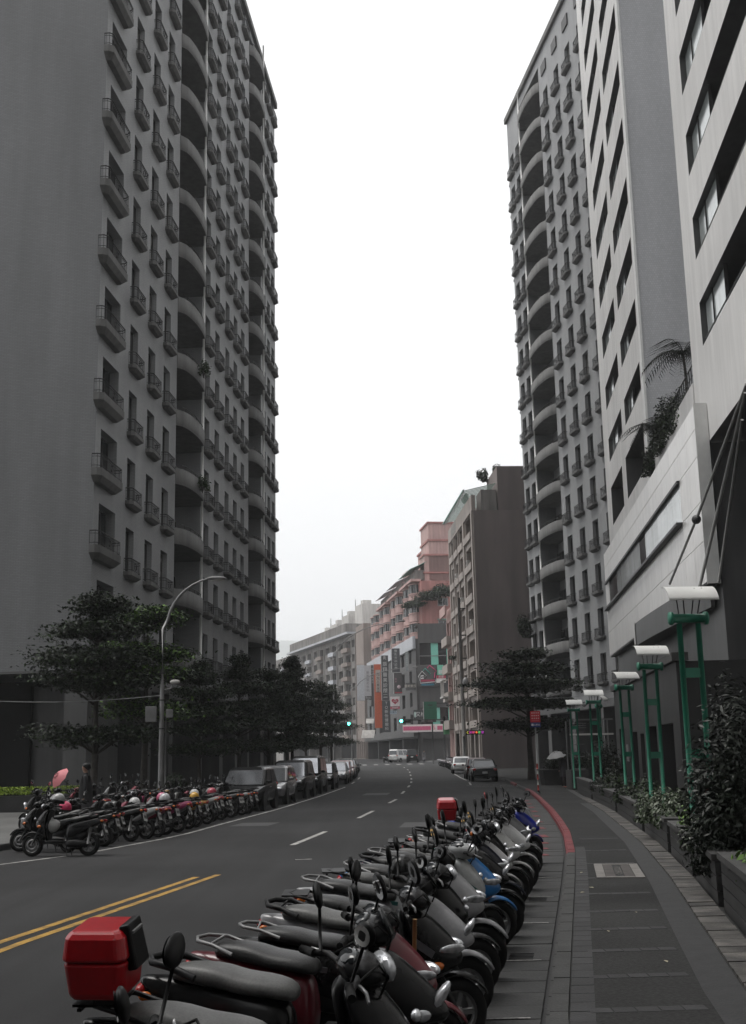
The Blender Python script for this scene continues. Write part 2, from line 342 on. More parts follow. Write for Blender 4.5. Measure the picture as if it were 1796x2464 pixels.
# right footway
walk_r = strip('pavement', lambda y: kr(y) + .155, lambda y: (pr(y) if y < 57 else 19) + .02, -4, 166, lambda y: gz(y) + .12, M_WALK, 1.5, nx=2)
walk_l = strip('pavement', lambda y: -45., lambda y: kl(y) - .24, 22.4, 200, lambda y: gz(y) + .12, M_WALKL, 2.)
apron = strip('forecourt', lambda y: pr(y) + .3, lambda y: 22., -4, 57, lambda y: .10, M_WALK, 3.)
kerb_r = strip('kerb', lambda y: kr(y) + .03, lambda y: kr(y) + .15, -4, 166, lambda y: gz(y) + .06, M_KERB, 3.)
kerb_l = strip('kerb', lambda y: kl(y) - .22, lambda y: kl(y) - .03, 22.4, 200, lambda y: gz(y) + .06, M_KERB, 3.)
def kerbstones(parent, fn, sgn, y0, y1, red, ln=.6, gap=.008, w=.15):
    y = y0
    while y < y1:
        n = ln if y < 40 else ln * 2
        a, b = fn(y + gap), fn(y + n - gap); m_ = MB()
        z = gz(y)
        v = [(a, y + gap), (a + sgn * w, y + gap), (b + sgn * w, y + n - gap), (b, y + n - gap)]
        if sgn < 0: v = v[::-1]
        c = .025
        v2 = [(a + sgn * c, y + gap), (a + sgn * w, y + gap), (b + sgn * w, y + n - gap), (b + sgn * c, y + n - gap)]
        if sgn < 0: v2 = v2[::-1]
        m_.prism(v, z + .0, z + .105); m_.prism(v2, z + .1, z + .126 + random.uniform(-.003, .003))
        m_.build('kerb_stone', M_KRED if red(y) else M_KERB, parent)
        y += n
kerbstones(kerb_r, kr, 1, 5.4, 62, lambda y: 20.6 < y < 56)
kerbstones(kerb_r, kr, 1, 66, 78, lambda y: y < 70)
kerbstones(kerb_l, kl, -1, 22.6, 44, lambda y: y < 25.5)
# drain slabs between the parked scooters and the kerb
drain = strip('drain_channel', lambda y: kr(y) - .62, lambda y: kr(y) - .005, 4, 47, lambda y: .003, M_BAND, 1.5)
y = 5.0; k = 0
while y < 46:
    n = .46 if y < 25 else .9
    a, b = kr(y), kr(y + n); m_ = MB(); g = .007
    m_.prism([(a - .56, y + g), (a - .05, y + g), (b - .05, y + n - g), (b - .56, y + n - g)], .004, .02 + random.uniform(0, .006))
    redp = 20.8 < y < 46 and k % 3 == 0
    o = m_.build('drain_slab', M_DRAIN, drain)
    if y < 17 and k % 9 == 4:
        for q in range(5):
            g2 = MB(); yy = y + .06 + q * .075; xx = kr(yy); g2.box(xx - .42, xx - .2, yy, yy + .03, .02, .03); g2.build('grate_bar', M_IRON, o)
    if redp:
        g2 = MB(); xx = kr(y + .2); g2.box(xx - .5, xx - .33, y + .04, y + n * .8, .027, .03); g2.build('red_paint', M_KRED, o)
    if y < 20 and k % 5 == 3:
        g2 = MB(); xx = kr(y); g2.box(xx - .55, xx - .12, y - .005, y + .02, .027, .03); g2.build('white_paint', M_WHITEL, o)
    y += n; k += 1
# cross rows of darker pavers in the footway
for j, yy in enumerate([8.35, 9.55, 10.75, 12.0, 13.3, 14.9, 16.7, 18.8, 21.2, 24.0]):
    x0, x1 = kr(yy) + .30, pr(yy) - .33; n = max(3, int((x1 - x0) / .155))
    for i in range(n):
        xa = x0 + (x1 - x0) * i / n; m_ = MB(); t = .06 * (xa - x0); w = (x1 - x0) / n
        m_.box(xa + .006, xa + w - .006, yy + t, yy + t + .145, .119, .1225 + random.uniform(-.001, .001)); m_.build('paver', M_BAND, walk_r)
# darker side strip of the footway, then the pale edging stones along the planters
side = strip('paving_border', lambda y: pr(y) - .30, lambda y: pr(y) - .0, 4, 40, lambda y: .1235, M_BAND, 1.)
edge = strip('stone_edging', lambda y: pr(y), lambda y: pr(y) + .33, 4, 56, lambda y: .10, M_KERB, 1.5)
y = 5.5
while y < 44:
    n = random.choice((.3, .42, .5)) if y < 25 else .8
    a, b = pr(y), pr(y + n); m_ = MB(); g = .01; z = .135 + random.uniform(0, .012)
    m_.prism([(a + .012, y + g), (a + .31, y + g), (b + .31, y + n - g), (b + .012, y + n - g)], .1, z); m_.build('edging_stone', M_STONE, edge); y += n
# kerb-side row of the footway
y = 6.0
while y < 22:
    a, b = kr(y) + .165, kr(y + .3) + .165; m_ = MB()
    m_.prism([(a, y + .006), (a + .17, y + .006), (b + .17, y + .294), (b, y + .294)], .119, .1225 + random.uniform(-.001, .001)); m_.build('paver', M_BAND, walk_r); y += .3
# inspection cover
mh = thing('inspection_cover', 'pale framed metal inspection cover set in the right footway', 'cover', (kr(17.7) + .78, 17.7, .1225), R(-9))
for x0, x1, y0, y1 in ((-.33, -.2, -1., 1.), (.2, .33, -1., 1.), (-.2, .2, .86, 1.), (-.2, .2, -1., -.86)):
    b = MB(); b.box(x0 + .003, x1 - .003, y0 + .003, y1 - .003, 0, .01); b.build('frame_bar', mat('worn_cover_frame', (.17, .16, .15), .7, var=.2, vs=5, fine=.2), mh)
for x0, x1 in ((-.195, -.06), (.06, .195)):
    b = MB(); b.box(x0, x1, -.85, .85, 0, .006); b.build('cover_plate', mat('rusty_plate', (.055, .048, .045), .7, var=.3, vs=6), mh)
b = MB(); b.box(-.055, .055, -.85, .85, 0, .004); b.build('cover_plate', M_IRON, mh)
for q in range(3):
    b = MB(); b.box(-.045 + q * .034, -.026 + q * .034, -.55, .5, .004, .009); b.build('grate_bar', M_STONE, mh)
# litter and fallen leaves on the footway
for x, y, c in [(2.35, 10.2, .4), (2.5, 15.1, .45), (2.7, 15.6, .4), (3.0, 9.4, .3), (2.75, 13.2, .4), (2.9, 17.5, .4), (2.2, 11.9, .35), (3.3, 10.3, .25), (3.2, 10.6, .3)]:
    b = MB(); l = random.uniform(.03, .06); b.add([(-l, 0, .002), (0, -l * .35, .004), (l, 0, .003), (0, l * .35, .008)], [(0, 1, 2, 3)])
    o = b.build('fallen_leaf', flat((c, c * .9, c * .6)), None, (x, y, .127), random.uniform(0, 6)); tag(o, 'tiny pale scrap of dry leaf lying on the dark right footway', 'leaf', 'fallen leaves on the footway')
ramp = MB(); ramp.box(9.1, 9.9, 57.5, 59.2, .121, .126); ramp.build('red_tactile_paving', mat('orange_tile', (.42, .10, .05), .7, var=.2, vs=4), walk_r)
# hills far behind the street
V = []; Q = []; nx, ny = 60, 14
for j in range(ny):
    for i in range(nx):
        x = -2600 + i * 90; t = j / (ny - 1); yy = 3500 + t * 1200
        ridge = 345 + 60 * math.sin(i * .23 + 2.0) + 18 * math.sin(i * .71) + 9 * math.sin(i * 2.1) + (x + 600) * .03
        V.append((x, yy, (ridge if t > 0 else 0) * (1 - (1 - min(1, t * 2)) ** 2) * (1 if t < .6 else 1 - (t - .6)) + random.uniform(-7, 7)))
for j in range(ny - 1):
    for i in range(nx - 1): Q.append((j * nx + i, j * nx + i + 1, (j + 1) * nx + i + 1, (j + 1) * nx + i))
o = link('hills', quickmesh('hills', np.array(V), np.array(Q), mat('wooded_hill', (.05, .075, .045), .9, var=.4, vs=.02))); o['kind'] = 'structure'
# ------------------------------------------------------------------ buildings
def wall_open(mb, u0, u1, z0, z1, ops, mapf, mi=0, mir=None):
    """wall in the plane of mapf(u, depth, z) with openings (u0,u1,z0,z1,depth); reveals run inward"""
    us = sorted({round(a, 4) for a in [u0, u1] + [q for o in ops for q in o[:2]] if u0 <= a <= u1})
    zs = sorted({round(a, 4) for a in [z0, z1] + [q for o in ops for q in o[2:4]] if z0 <= a <= z1})
    for i in range(len(us) - 1):
        uc = (us[i] + us[i + 1]) / 2; run = None
        hit = [o for o in ops if o[0] < uc < o[1]]
        for j in range(len(zs) - 1):
            zc = (zs[j] + zs[j + 1]) / 2; op = any(o[2] < zc < o[3] for o in hit)
            if not op and run is None: run = zs[j]
            if (op or j == len(zs) - 2) and run is not None:
                e = zs[j] if op else zs[j + 1]
                mb.add([mapf(us[i], 0, run), mapf(us[i + 1], 0, run), mapf(us[i + 1], 0, e), mapf(us[i], 0, e)], [(0, 1, 2, 3)], mi); run = None
    for a, b, c, d, dep in ops:
        r = mi if mir is None else mir
        for p in ([(a, c), (a, d)], [(b, d), (b, c)], [(a, d), (b, d)], [(b, c), (a, c)]):
            (ua, za), (ub, zb) = p; mb.add([mapf(ua, 0, za), mapf(ub, 0, zb), mapf(ub, dep, zb), mapf(ua, dep, za)], [(0, 1, 2, 3)], r)
ID = lambda u, d, z: (u, d, z)

def window_mesh(w, h, nv=1, nh=0, fw=.06):
    f = MB(); f.box(-w / 2, -w / 2 + fw, -.03, .03, 0, h); f.box(w / 2 - fw, w / 2, -.03, .03, 0, h); f.box(-w / 2 + fw, w / 2 - fw, -.03, .03, 0, fw); f.box(-w / 2 + fw, w / 2 - fw, -.03, .03, h - fw, h)
    for k in range(nv): x = -w / 2 + w * (k + 1) / (nv + 1); f.box(x - fw / 2, x + fw / 2, -.028, .028, fw, h - fw)
    for k in range(nh): z = h * (k + 1) / (nh + 1); f.box(-w / 2 + fw, w / 2 - fw, -.026, .026, z - fw / 2, z + fw / 2)
    g = MB(); g.add([(-w / 2 + .02, 0, .02), (w / 2 - .02, 0, .02), (w / 2 - .02, 0, h - .02), (-w / 2 + .02, 0, h - .02)], [(0, 1, 2, 3)])
    return f.mesh('window', M_FRAME), g.mesh('pane', M_GLASS)
def put_window(wm, parent, loc, rz=0., fmat=None, gmat=None):
    o = link('window', wm[0], parent, loc, rz); p = link('pane', wm[1], o)
    if fmat: o.material_slots[0].link = 'OBJECT'; o.material_slots[0].material = fmat
    if gmat: p.material_slots[0].link = 'OBJECT'; p.material_slots[0].material = gmat
    return o

def balcony_mesh(w, d, h):
    b = MB(); t = [(-w / 2, 0), (-w / 2, -d * .55), (-w / 2 + .16, -d), (w / 2 - .16, -d), (w / 2, -d * .55), (w / 2, 0)]
    lo = [(x * .8, y * .6) for x, y in t]
    b.prism(lo[::-1] if 0 else lo, -.0, h * .42, poly2=t); b.prism(t, h * .42 + .001, h)
    r = MB(); pts = [(-w / 2 + .05, 0), (-w / 2 + .05, -d * .55), (-w / 2 + .18, -d + .05), (w / 2 - .18, -d + .05), (w / 2 - .05, -d * .55), (w / 2 - .05, 0)]
    for z, q in ((.62, .028), (.1, .016), (.5, .014)): r.tube([(x, y, z) for x, y in pts], q, 5)
    for (x0, y0), (x1, y1) in zip(pts, pts[1:]):
        n = max(1, int(math.hypot(x1 - x0, y1 - y0) / .16))
        for k in range(n):
            x, y = x0 + (x1 - x0) * k / n, y0 + (y1 - y0) * k / n; r.tube([(x, y, .0), (x, y, .61)], .011, 4, cap=False)
    r.tube([(math.cos(t) * .16, -d + .045, .3 + math.sin(t) * .16) for t in np.linspace(0, 2 * PI, 10)], .016, 4)
    return b.mesh('balcony', M_L1B), r.mesh('railing', M_IRON)
WIN = window_mesh(1.35, 2.1, 1, 0); BAL = balcony_mesh(1.8, .38, .3)
WINB = window_mesh(2.4, 2.15, 2, 0); BALB = balcony_mesh(3.3, .45, .58)

wrd = random.Random(9)
def tower(name, label, org, ang, L, zb0, rows, cols, bays, top, corner=None, arcade=(), depth=16., row_lo=None, flip=False, small_top=False):
    """apartment tower: local x along the street front, y inwards"""
    T = thing(name, label, 'building', org, ang); fh = 3.4; ops = []
    for u in cols:
        for r in rows: ops.append((u - .675, u + .675, zb0 + fh * r + .36, zb0 + fh * r + 2.46, .32))
    if corner is not None:
        for r in rows: ops.append((corner - 1.2, corner + 1.2, zb0 + fh * r + .6, zb0 + fh * r + 2.75, .5))
    for u0, u1, zl, zt in bays: ops.append((u0, u1, zl, zt, 1.6))
    for u0, u1, zt, dp in arcade: ops.append((u0, u1, .12, zt, dp))
    w = MB(); ar = [o for o in ops if o[2] < 1]; wall_open(w, 0, L, 0, 5.6, ar, ID); w.build('base_wall', M_R1D, T)  # dark colour here paints in the shade at the tower's foot
    w = MB(); wall_open(w, 0, L, 5.6, top, [o if o[2] >= 5.6 else (o[0], o[1], 5.6, o[3], o[4]) for o in ops if o not in ar], ID)
    w.add([(0, 0, top), (L, 0, top), (L, .4, top), (0, .4, top)], [(0, 1, 2, 3)])
    w.build('wall', M_L1, T)
    for r in rows:
        for u in cols:
            z = zb0 + fh * r
            put_window(WIN, T, (u, .28, z + .36), 0., None, wrd.choice((None, None, None, M_GLASSD, M_GLASSC))); b = link('balcony', BAL[0], T, (u, 0, z)); link('railing', BAL[1], b, (0, 0, .3))
        if corner is not None:
            z = zb0 + fh * r; put_window(WINB, T, (corner, .45, z + .6)); b = link('balcony', BALB[0], T, (corner - .75, 0, z + .1)); q = link('railing', BALB[1], b, (0, 0, .58))
    for (u0, u1, zl, zt) in bays:                    # bowed balcony bays
        w_ = u1 - u0; n = 14; bulge = .62
        arc = [(u0 + w_ * k / n, -bulge * (1 - (2 * k / n - 1) ** 2) ** .55 - .02) for k in range(n + 1)]
        inn = [(x, y + .16) for x, y in arc]; inn[0] = (u0 + .1, .1); inn[-1] = (u1 - .1, .1)
        para = MB()
        v = [(x, y, 0) for x, y in arc] + [(x, y, .8) for x, y in arc] + [(x, y, .8) for x, y in inn] + [(x, y, 0) for x, y in inn]; k = n + 1
        para.add(v, [(i, i + 1, k + i + 1, k + i) for i in range(n)] + [(k + i, k + i + 1, 2 * k + i + 1, 2 * k + i) for i in range(n)] + [(2 * k + i, 2 * k + i + 1, 3 * k + i + 1, 3 * k + i) for i in range(n)], 0, True)
        fl = [(u0 + .01, 1.58)] + [(x, y + .02) for x, y in arc] + [(u1 - .01, 1.58)]
        para.prism(fl, -.12, .08); pm = para.mesh('balcony', M_L1B)
        rr = MB(); rr.tube([(x, y + .1, 1.05) for x, y in arc[1:-1]], .022, 5)
        for x, y in arc[2:-2:2]: rr.tube([(x, y + .1, .78), (x, y + .1, 1.05)], .014, 4, cap=False)
        rm = rr.mesh('railing', M_IRON)
        g = window_mesh(w_ - .1, 2.3, 4, 0, .05); z = zb0 + fh * math.ceil((zl - zb0) / fh - .01)
        pp = MB(); pp.tube([(0, 0, .8), (0, 0, 3.27)], .07, 8); pm2 = pp.mesh('downpipe', M_WHITE)
        cols_x = u0 + w_ * (.76 if not flip else .2)
        while z < zt - 1.2:
            b = link('balcony', pm, T, (0, 0, z)); link('railing', rm, b); put_window(g, T, (u0 + w_ / 2, 1.5, z + .1), 0., None, wrd.choice((None, M_GLASSD, M_GLASSD, M_GLASSC))); link('downpipe', pm2, T, (cols_x, -.45, z))
            z += fh
        bw_ = MB(); bw_.add([(u0 - .2, 1.61, zl), (u1 + .2, 1.61, zl), (u1 + .2, 1.61, zt), (u0 - .2, 1.61, zt)], [(0, 1, 2, 3)]); bw_.build('recess_wall', M_L1, T)
    for u0, u1, zt, dp in arcade:
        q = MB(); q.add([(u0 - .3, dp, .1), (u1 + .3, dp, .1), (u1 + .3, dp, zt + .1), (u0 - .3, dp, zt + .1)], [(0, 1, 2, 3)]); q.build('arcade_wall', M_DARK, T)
    q = MB(); q.box(0, L, .4, depth, top - .8, top - .6); q.build('roof', M_L1B, T)
    q = MB(); q.box(-.15, L + .15, -.25, .0, top - .05, top + .5); q.build('cornice', M_L1B, T)
    return T
# left tower: near corner at (-12, 49.8), front runs away from the camera
TL = tower('apartment_tower', 'tall grey tiled apartment tower on the left with rows of iron balconies', (-12.12, 49.3, 0), math.atan2(1, .08), 47.9, 10.2, range(-1, 15),
           [5.5, 8.75, 11.8, 21.7, 24.6, 27.8, 30.6, 33.3, 42.4, 44.6, 46.7], [(13.95, 20.1, 5.8, 59.6), (35.6, 40.9, 5.8, 59.6)], 60.2, corner=1.95,
           arcade=[(4.4, 8.9, 5.2, 4), (9.9, 13.4, 5.2, 4), (14.2, 20.0, 5.0, 4), (21.2, 26, 5.0, 4), (27, 31, 5.0, 4), (32, 35.4, 5.0, 4), (36, 40.6, 5, 4), (42, 46.5, 5, 4)])
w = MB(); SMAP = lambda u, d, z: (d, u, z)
wall_open(w, 0, 26, 0, 5.6, [(1.0, 25.5, .12, 5.5, 5.)], SMAP); w.build('base_wall', M_R1D, TL)  # side base darkened the same way, shade put into the colour
w = MB(); wall_open(w, 0, 26, 5.6, 60.2, [], SMAP); o = w.build('side_wall', M_L1SHADE, TL)
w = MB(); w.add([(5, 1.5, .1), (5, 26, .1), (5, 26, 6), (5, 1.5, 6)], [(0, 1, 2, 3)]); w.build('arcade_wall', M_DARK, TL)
w = MB(); w.add([(47.9, 0, 0), (47.9, 20, 0), (47.9, 20, 60.2), (47.9, 0, 60.2)], [(0, 1, 2, 3)]); w.build('end_wall', M_L1, TL)
cw = MB(); cw.box(21.5, 24.5, -1.6, -.02, 4.6, 4.75); cw.build('entrance_canopy', M_L1B, TL)
# right tower beyond the bend: local x runs towards the camera
ang2 = math.atan2(-1, .14)
TR = tower('apartment_tower', 'tall grey tiled apartment tower on the right behind the pale concrete block', (14.36, 107.5, 0), ang2, 31., 9.95, range(-1, 15),
           [1.2, 3.3, 13.2, 16.5, 19.7, 23., 26.2, 29.4], [(4.5, 11.4, 6., 63.2)], 64.2, arcade=[(.6, 4, 5., 4), (5, 11, 5., 4), (12, 18, 5, 4), (19, 30, 5, 4)], flip=True)
w = MB(); w.add([(0, 0, 0), (-4, 3, 0), (-4, 18, 0), (-4, 18, 64.2), (-4, 3, 64.2), (0, 0, 64.2)], [(0, 1, 4, 5), (1, 2, 3, 4)]); w.build('end_wall', M_L1, TR)
w = MB(); w.add([(31, 0, 0), (31, 18, 0), (31, 18, 64.2), (31, 0, 64.2)], [(3, 2, 1, 0)]); w.build('side_wall', M_L1, TR)
for k, u in enumerate([13.2, 16.5, 19.7, 23.]):
    b = MB(); b.box(u - .7, u + .7, -.12, -.003, 61.6, 62.6); b.build('attic_panel', M_FRAME, TR)
for r in range(-1, 15):                                   # balconies round the bevelled corner
    for t in (.3, .72):
        z = 9.95 + 3.4 * r; b = link('balcony', BAL[0], TR, (-4 * t, 3 * t, z), R(-37)); link('railing', BAL[1], b, (0, 0, .3)); put_window(WIN, TR, (-4 * t - .02, 3 * t - .03, z + .36), R(-37))

# ---- pale concrete block on the right: podium with cladding bay, two slabs and a terrace between
angp = math.atan2(-1, -.09); PX = lambda Y: 8.7 + .09 * Y
BR = thing('concrete_block', 'pale concrete office block on the right with banded windows and cladding bay', 'building', (PX(75.), 75., 0), angp)
c_ = math.cos(math.atan(.09)); U = lambda Y: (75 - Y) / c_           # local x from far end towards the camera
# slab A (far) and slab B (near)
ops = []; winA = []
for k in range(0, 14):
    zt = 21.35 + 3.45 * k
    for a, b_ in ((U(72.2), U(65.3)), (U(63.7), U(57))): ops.append((a, b_, zt - 1.5, zt, 1.0)); winA.append((a, b_, zt - 1.5, zt))
ops += [(U(72.5), U(66.5), 15.8, 18.2, 2.2), (U(64.7), U(57.2), 15.8, 18.2, 2.2)]
w = MB(); wall_open(w, 0, U(55.4), 10, 68, ops, ID, 0, 1); w.build('wall', [M_R1, M_R1D], BR)  # reveals get the dark colour to paint shade inside the openings
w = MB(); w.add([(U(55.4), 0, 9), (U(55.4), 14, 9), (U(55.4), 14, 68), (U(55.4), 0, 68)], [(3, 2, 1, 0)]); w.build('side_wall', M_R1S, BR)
w = MB(); w.add([(0, 0, 0), (0, 14, 0), (0, 14, 68), (0, 0, 68)], [(0, 1, 2, 3)]); w.build('end_wall', M_R1, BR)
w = MB(); w.box(U(55.4) - .5, U(55.4) + .06, -.12, -.005, 14.4, 68); w.build('corner_strip', M_WHITE, BR)
def band_window(parent, a, b_, z0, z1, dep, k):
    n = max(3, int((b_ - a) / 1.3)); ww = (b_ - a) / n; f = MB()
    for q in range(n + 1): f.box(a + q * ww - .035, a + q * ww + .035, dep - .05, dep + .03, z0, z1)
    f.box(a, b_, dep - .045, dep + .02, z1 - .07, z1); f.box(a, b_, dep - .045, dep + .02, z0, z0 + .07); o = f.build('window', M_FRAME, parent)
    for q in range(n):
        g = MB(); t = random.uniform(-.02, .02); g.add([(a + q * ww + .03, dep + t, z0), (a + (q + 1) * ww - .03, dep - t, z0), (a + (q + 1) * ww - .03, dep - t + random.uniform(-.02, .02), z1), (a + q * ww + .03, dep + t, z1)], [(0, 1, 2, 3)])
        g.build('pane', M_GLASSR if (q + k) % 3 == 0 else M_GLASS, o)
    g = MB(); e_ = a + (b_ - a) * ((.5, .34, .42, .3)[k % 4] if b_ - a < 8 else .3); g.add([(a + .05, .22, z0 + .03), (e_, .24, z0 + .03), (e_, .24, z1 - .05), (a + .05, .22, z1 - .05)], [(0, 1, 2, 3)]); g.build('glass_screen', M_GLASSP, parent)
    
    for mx_ in (e_, a + (e_ - a) * .4): g = MB(); g.box(mx_ - .035, mx_ + .035, .18, .3, z0, z1); g.build('mullion', M_FRAME, parent)
    g = MB(); g.tube([(a + .1, .12, z0 + .28), (b_ - .1, .12, z0 + .28)], .03, 6); g.build('handrail', M_STEEL, parent)
for i, (a, b_, z0, z1) in enumerate(winA): band_window(BR, a, b_, z0, z1, .95, i)
for a, b_, z0, z1 in ((U(72.5), U(66.5), 15.8, 18.2), (U(64.7), U(57.2), 15.8, 18.2)):
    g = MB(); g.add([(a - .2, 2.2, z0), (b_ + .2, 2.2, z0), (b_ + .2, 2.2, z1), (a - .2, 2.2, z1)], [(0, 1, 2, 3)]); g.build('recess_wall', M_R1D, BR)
uB = U(43.5); ops = []; wb = []
for k in range(0, 13):
    zt = 18.2 + 3.43 * k
    for a, b_ in ((U(41.2), U(29.5)), (U(28.3), U(20))): ops.append((a, b_, zt - 1.7, zt, 1.1)); wb.append((a, b_, zt - 1.7, zt))
w = MB(); wall_open(w, uB, U(18), 12.9, 64, ops, ID, 0, 1); w.add([(uB, 0, 12.9), (U(18), 0, 12.9), (U(18), 9, 12.9), (uB, 9, 12.9)], [(3, 2, 1, 0)], 1); w.build('wall', [M_R1, M_R1D], BR)  # dark reveals again, painted shade within the window bands
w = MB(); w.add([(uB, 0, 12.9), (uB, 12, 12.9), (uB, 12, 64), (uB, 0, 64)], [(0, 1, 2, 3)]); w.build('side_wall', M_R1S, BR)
for i, (a, b_, z0, z1) in enumerate(wb): band_window(BR, a, b_, z0, z1, 1.05, i + 1)
# terrace parapet between the slabs, podium wall and cladding bay
w = MB(); w.box(U(55.4) + .07, uB - .01, -.05, .25, 14.36, 15.8); w.build('terrace_parapet', M_R1, BR)
w = MB(); w.box(U(55.4), uB, .25, 14, 14.0, 14.6); w.build('terrace_floor', M_R1D, BR)
rl = MB()
for q in np.arange(U(55.4) + .3, uB, .45): rl.tube([(q, .1, 15.8), (q, .1, 16.7)], .025, 5)
rl.tube([(U(55.4), .1, 16.7), (uB, .1, 16.7)], .03, 5); rl.tube([(U(55.4), .1, 16.3), (uB, .1, 16.3)], .02, 5); rl.build('railing', M_FRAME, BR)
w = MB(); w.add([(0, .06, 0), (U(41.5), .06, 0), (U(41.5), .06, 14.4), (0, .06, 14.4)], [(0, 1, 2, 3)]); w.add([(U(41.5), .06, 0), (U(41.5), 6, 0), (U(41.5), 6, 12.85), (U(41.5), .06, 12.85)], [(3, 2, 1, 0)]); w.build('podium_wall', M_R1D, BR)
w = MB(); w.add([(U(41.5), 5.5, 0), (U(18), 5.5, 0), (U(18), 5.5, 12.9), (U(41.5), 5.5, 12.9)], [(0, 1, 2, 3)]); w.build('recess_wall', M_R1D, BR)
bu0, bu1 = U(74.8), U(41.4); ys_ = np.linspace(bu0, bu1, 17); zl = [7.7, 9.2, 10.65, 12.35, 13.4, 14.3]
rnd = random.Random(3)
bay = MB(); bay.box(bu0, bu1, -.42, -.06, 7.65, 14.28); bay = bay.build('cladding_bay', M_R1D, BR)
for j in range(len(zl) - 1):
    for i in range(len(ys_) - 1):
        if j == 2 and 0 < i < 14: continue
        p = MB(); t = rnd.uniform(-.004, .004); p.box(ys_[i] + .012, ys_[i + 1] - .012, -.47, -.42, zl[j] + .012, zl[j + 1] - .012)
        p.build('panel', M_PANEL, bay)
for i in range(1, 14):
    p = MB(); t = rnd.uniform(-.006, .006); p.add([(ys_[i] + .015, -.46 + t, zl[2] + .03), (ys_[i + 1] - .015, -.46 - t, zl[2] + .03), (ys_[i + 1] - .015, -.46 - t, zl[3] - .03), (ys_[i] + .015, -.46 + t, zl[3] - .03)], [(0, 1, 2, 3)])
    p.build('pane', M_GLASS if i in (1, 2, 8) else M_GLASSP, bay)
for z, d in ((zl[2], .25), (zl[3], .12)):
    p = MB(); p.box(bu0 + .4, ys_[14] + .1, -.47 - d, -.43, z - .1, z + .02); p.build('ledge', M_FRAME, bay)
p = MB(); p.box(bu1, bu1 + .07, -.5, -.02, 7.62, 14.34); p.build('edge_trim', M_WHITE, bay)
# curved entrance canopy hung on rods
n = 16; cu0, cu1 = U(58.3), U(42.5); arc = [(cu0 + (cu1 - cu0) * k / n, -.95 + .75 * (k / n) ** 1.6) for k in range(n + 1)]
cn = MB(); poly = arc + [(cu1, -.06), (cu0, -.06)]; cn.prism(poly, 6.9, 8.0); cn.build('entrance_canopy', M_R1D, BR)
cn = MB(); cn.box(cu0 - .04, cu0 + .32, -1.0, -.97, 6.95, 8.05); cn.build('canopy_end', M_PANEL, BR)
M_ROD = mat('pale_rod', (.32, .32, .31), .5, var=.1)
BRI = BR.matrix_basis.inverted()
for (xa, ya, Ya), (xb, yb, Yb), mt, rr in (((1797, 925, 34.6), (1676, 1250, 41.2), M_ROD, .055), ((1676, 1250, 41.2), (1612, 1405, 46.2), M_ROD, .05), ((1794, 945, 34.5), (1684, 1412, 39.8), M_ROD, .06), ((1786, 1010, 34.8), (1730, 1400, 40.), M_ROD, .05)):
    q = MB(); q.tube([BRI @ at(xa, ya, Ya), BRI @ at(xb, yb, Yb)], rr, 8); q.build('tie_rod', mt, BR)
q = MB(); q.ell(BRI @ at(1676, 1250, 41.2), (.19, .17, .17)); q.build('rod_joint', M_FRAME, BR)
# outside the frame: the block carries on towards the camera; two towers are added for shade
w = MB(); w.box(U(18) + .02, U(-45), 0, 16, 0, 64); w.build('near_wing', M_R1, BR)
SHADE_TOWER = thing('apartment_block', 'added unseen tower beside the camera, shading the left side', 'building', (-13.5, -45, 0)); w = MB(); w.box(-22, 0, 0, 52.5, 0, 70); w.build('wall', M_L1, SHADE_TOWER); w = MB(); w.box(-22.2, .3, -.3, 52.8, 70, 70.8); w.build('cornice', M_L1B, SHADE_TOWER)
SHADE_TOWER = thing('apartment_block', 'added unseen tower behind the camera, shading what faces it', 'building', (-10, -75, 0)); w = MB(); w.box(-30, 40, -20, 0, 0, 65); w.build('wall', M_L1, SHADE_TOWER); w = MB(); w.box(-30.2, 40.2, -20.2, .3, 65, 65.8); w.build('cornice', M_L1B, SHADE_TOWER)
# low forward wall of the ground floor with its doorways
LWX = lambda Y: 8.6 + (Y - 33.7) * .096
LW = thing('forecourt_wall', 'dark stone forecourt wall with doorways behind the green lamps', 'wall', (LWX(51.), 51., .1), math.atan2(-1, -.096))
ops = [(1.4, 3.2, .02, 2.6, .6), (5.6, 7.4, .02, 2.4, .6), (8.3, 9.4, .02, 2.3, .6), (10.6, 12.6, .02, 2.5, .6), (13.6, 16.2, .02, 2.5, .6)]
w = MB(); wall_open(w, 0, 17.5, 0, 4.2, ops, ID); w.add([(17.5, 0, 0), (17.5, 9, 0), (17.5, 9, 4.2), (17.5, 0, 4.2)], [(3, 2, 1, 0)]); w.add([(0, 0, 4.2), (17.5, 0, 4.2), (17.5, 9, 4.2), (0, 9, 4.2)], [(0, 1, 2, 3)]); w.build('stone_face', M_LOWW, LW)
w = MB(); w.box(-.1, 17.6, -.12, .35, 4.21, 4.45); w.build('coping', M_CAP, LW)
for a, b_, z0, z1, d in ops:
    w = MB(); w.add([(a, d, z0), (b_, d, z0), (b_, d, z1), (a, d, z1)], [(0, 1, 2, 3)]); w.build('door', M_GLASS, LW)
w = MB(); w.box(4.0, 4.7, -.05, -.005, 1.3, 1.95); w.build('notice_plate', M_STEEL, LW)
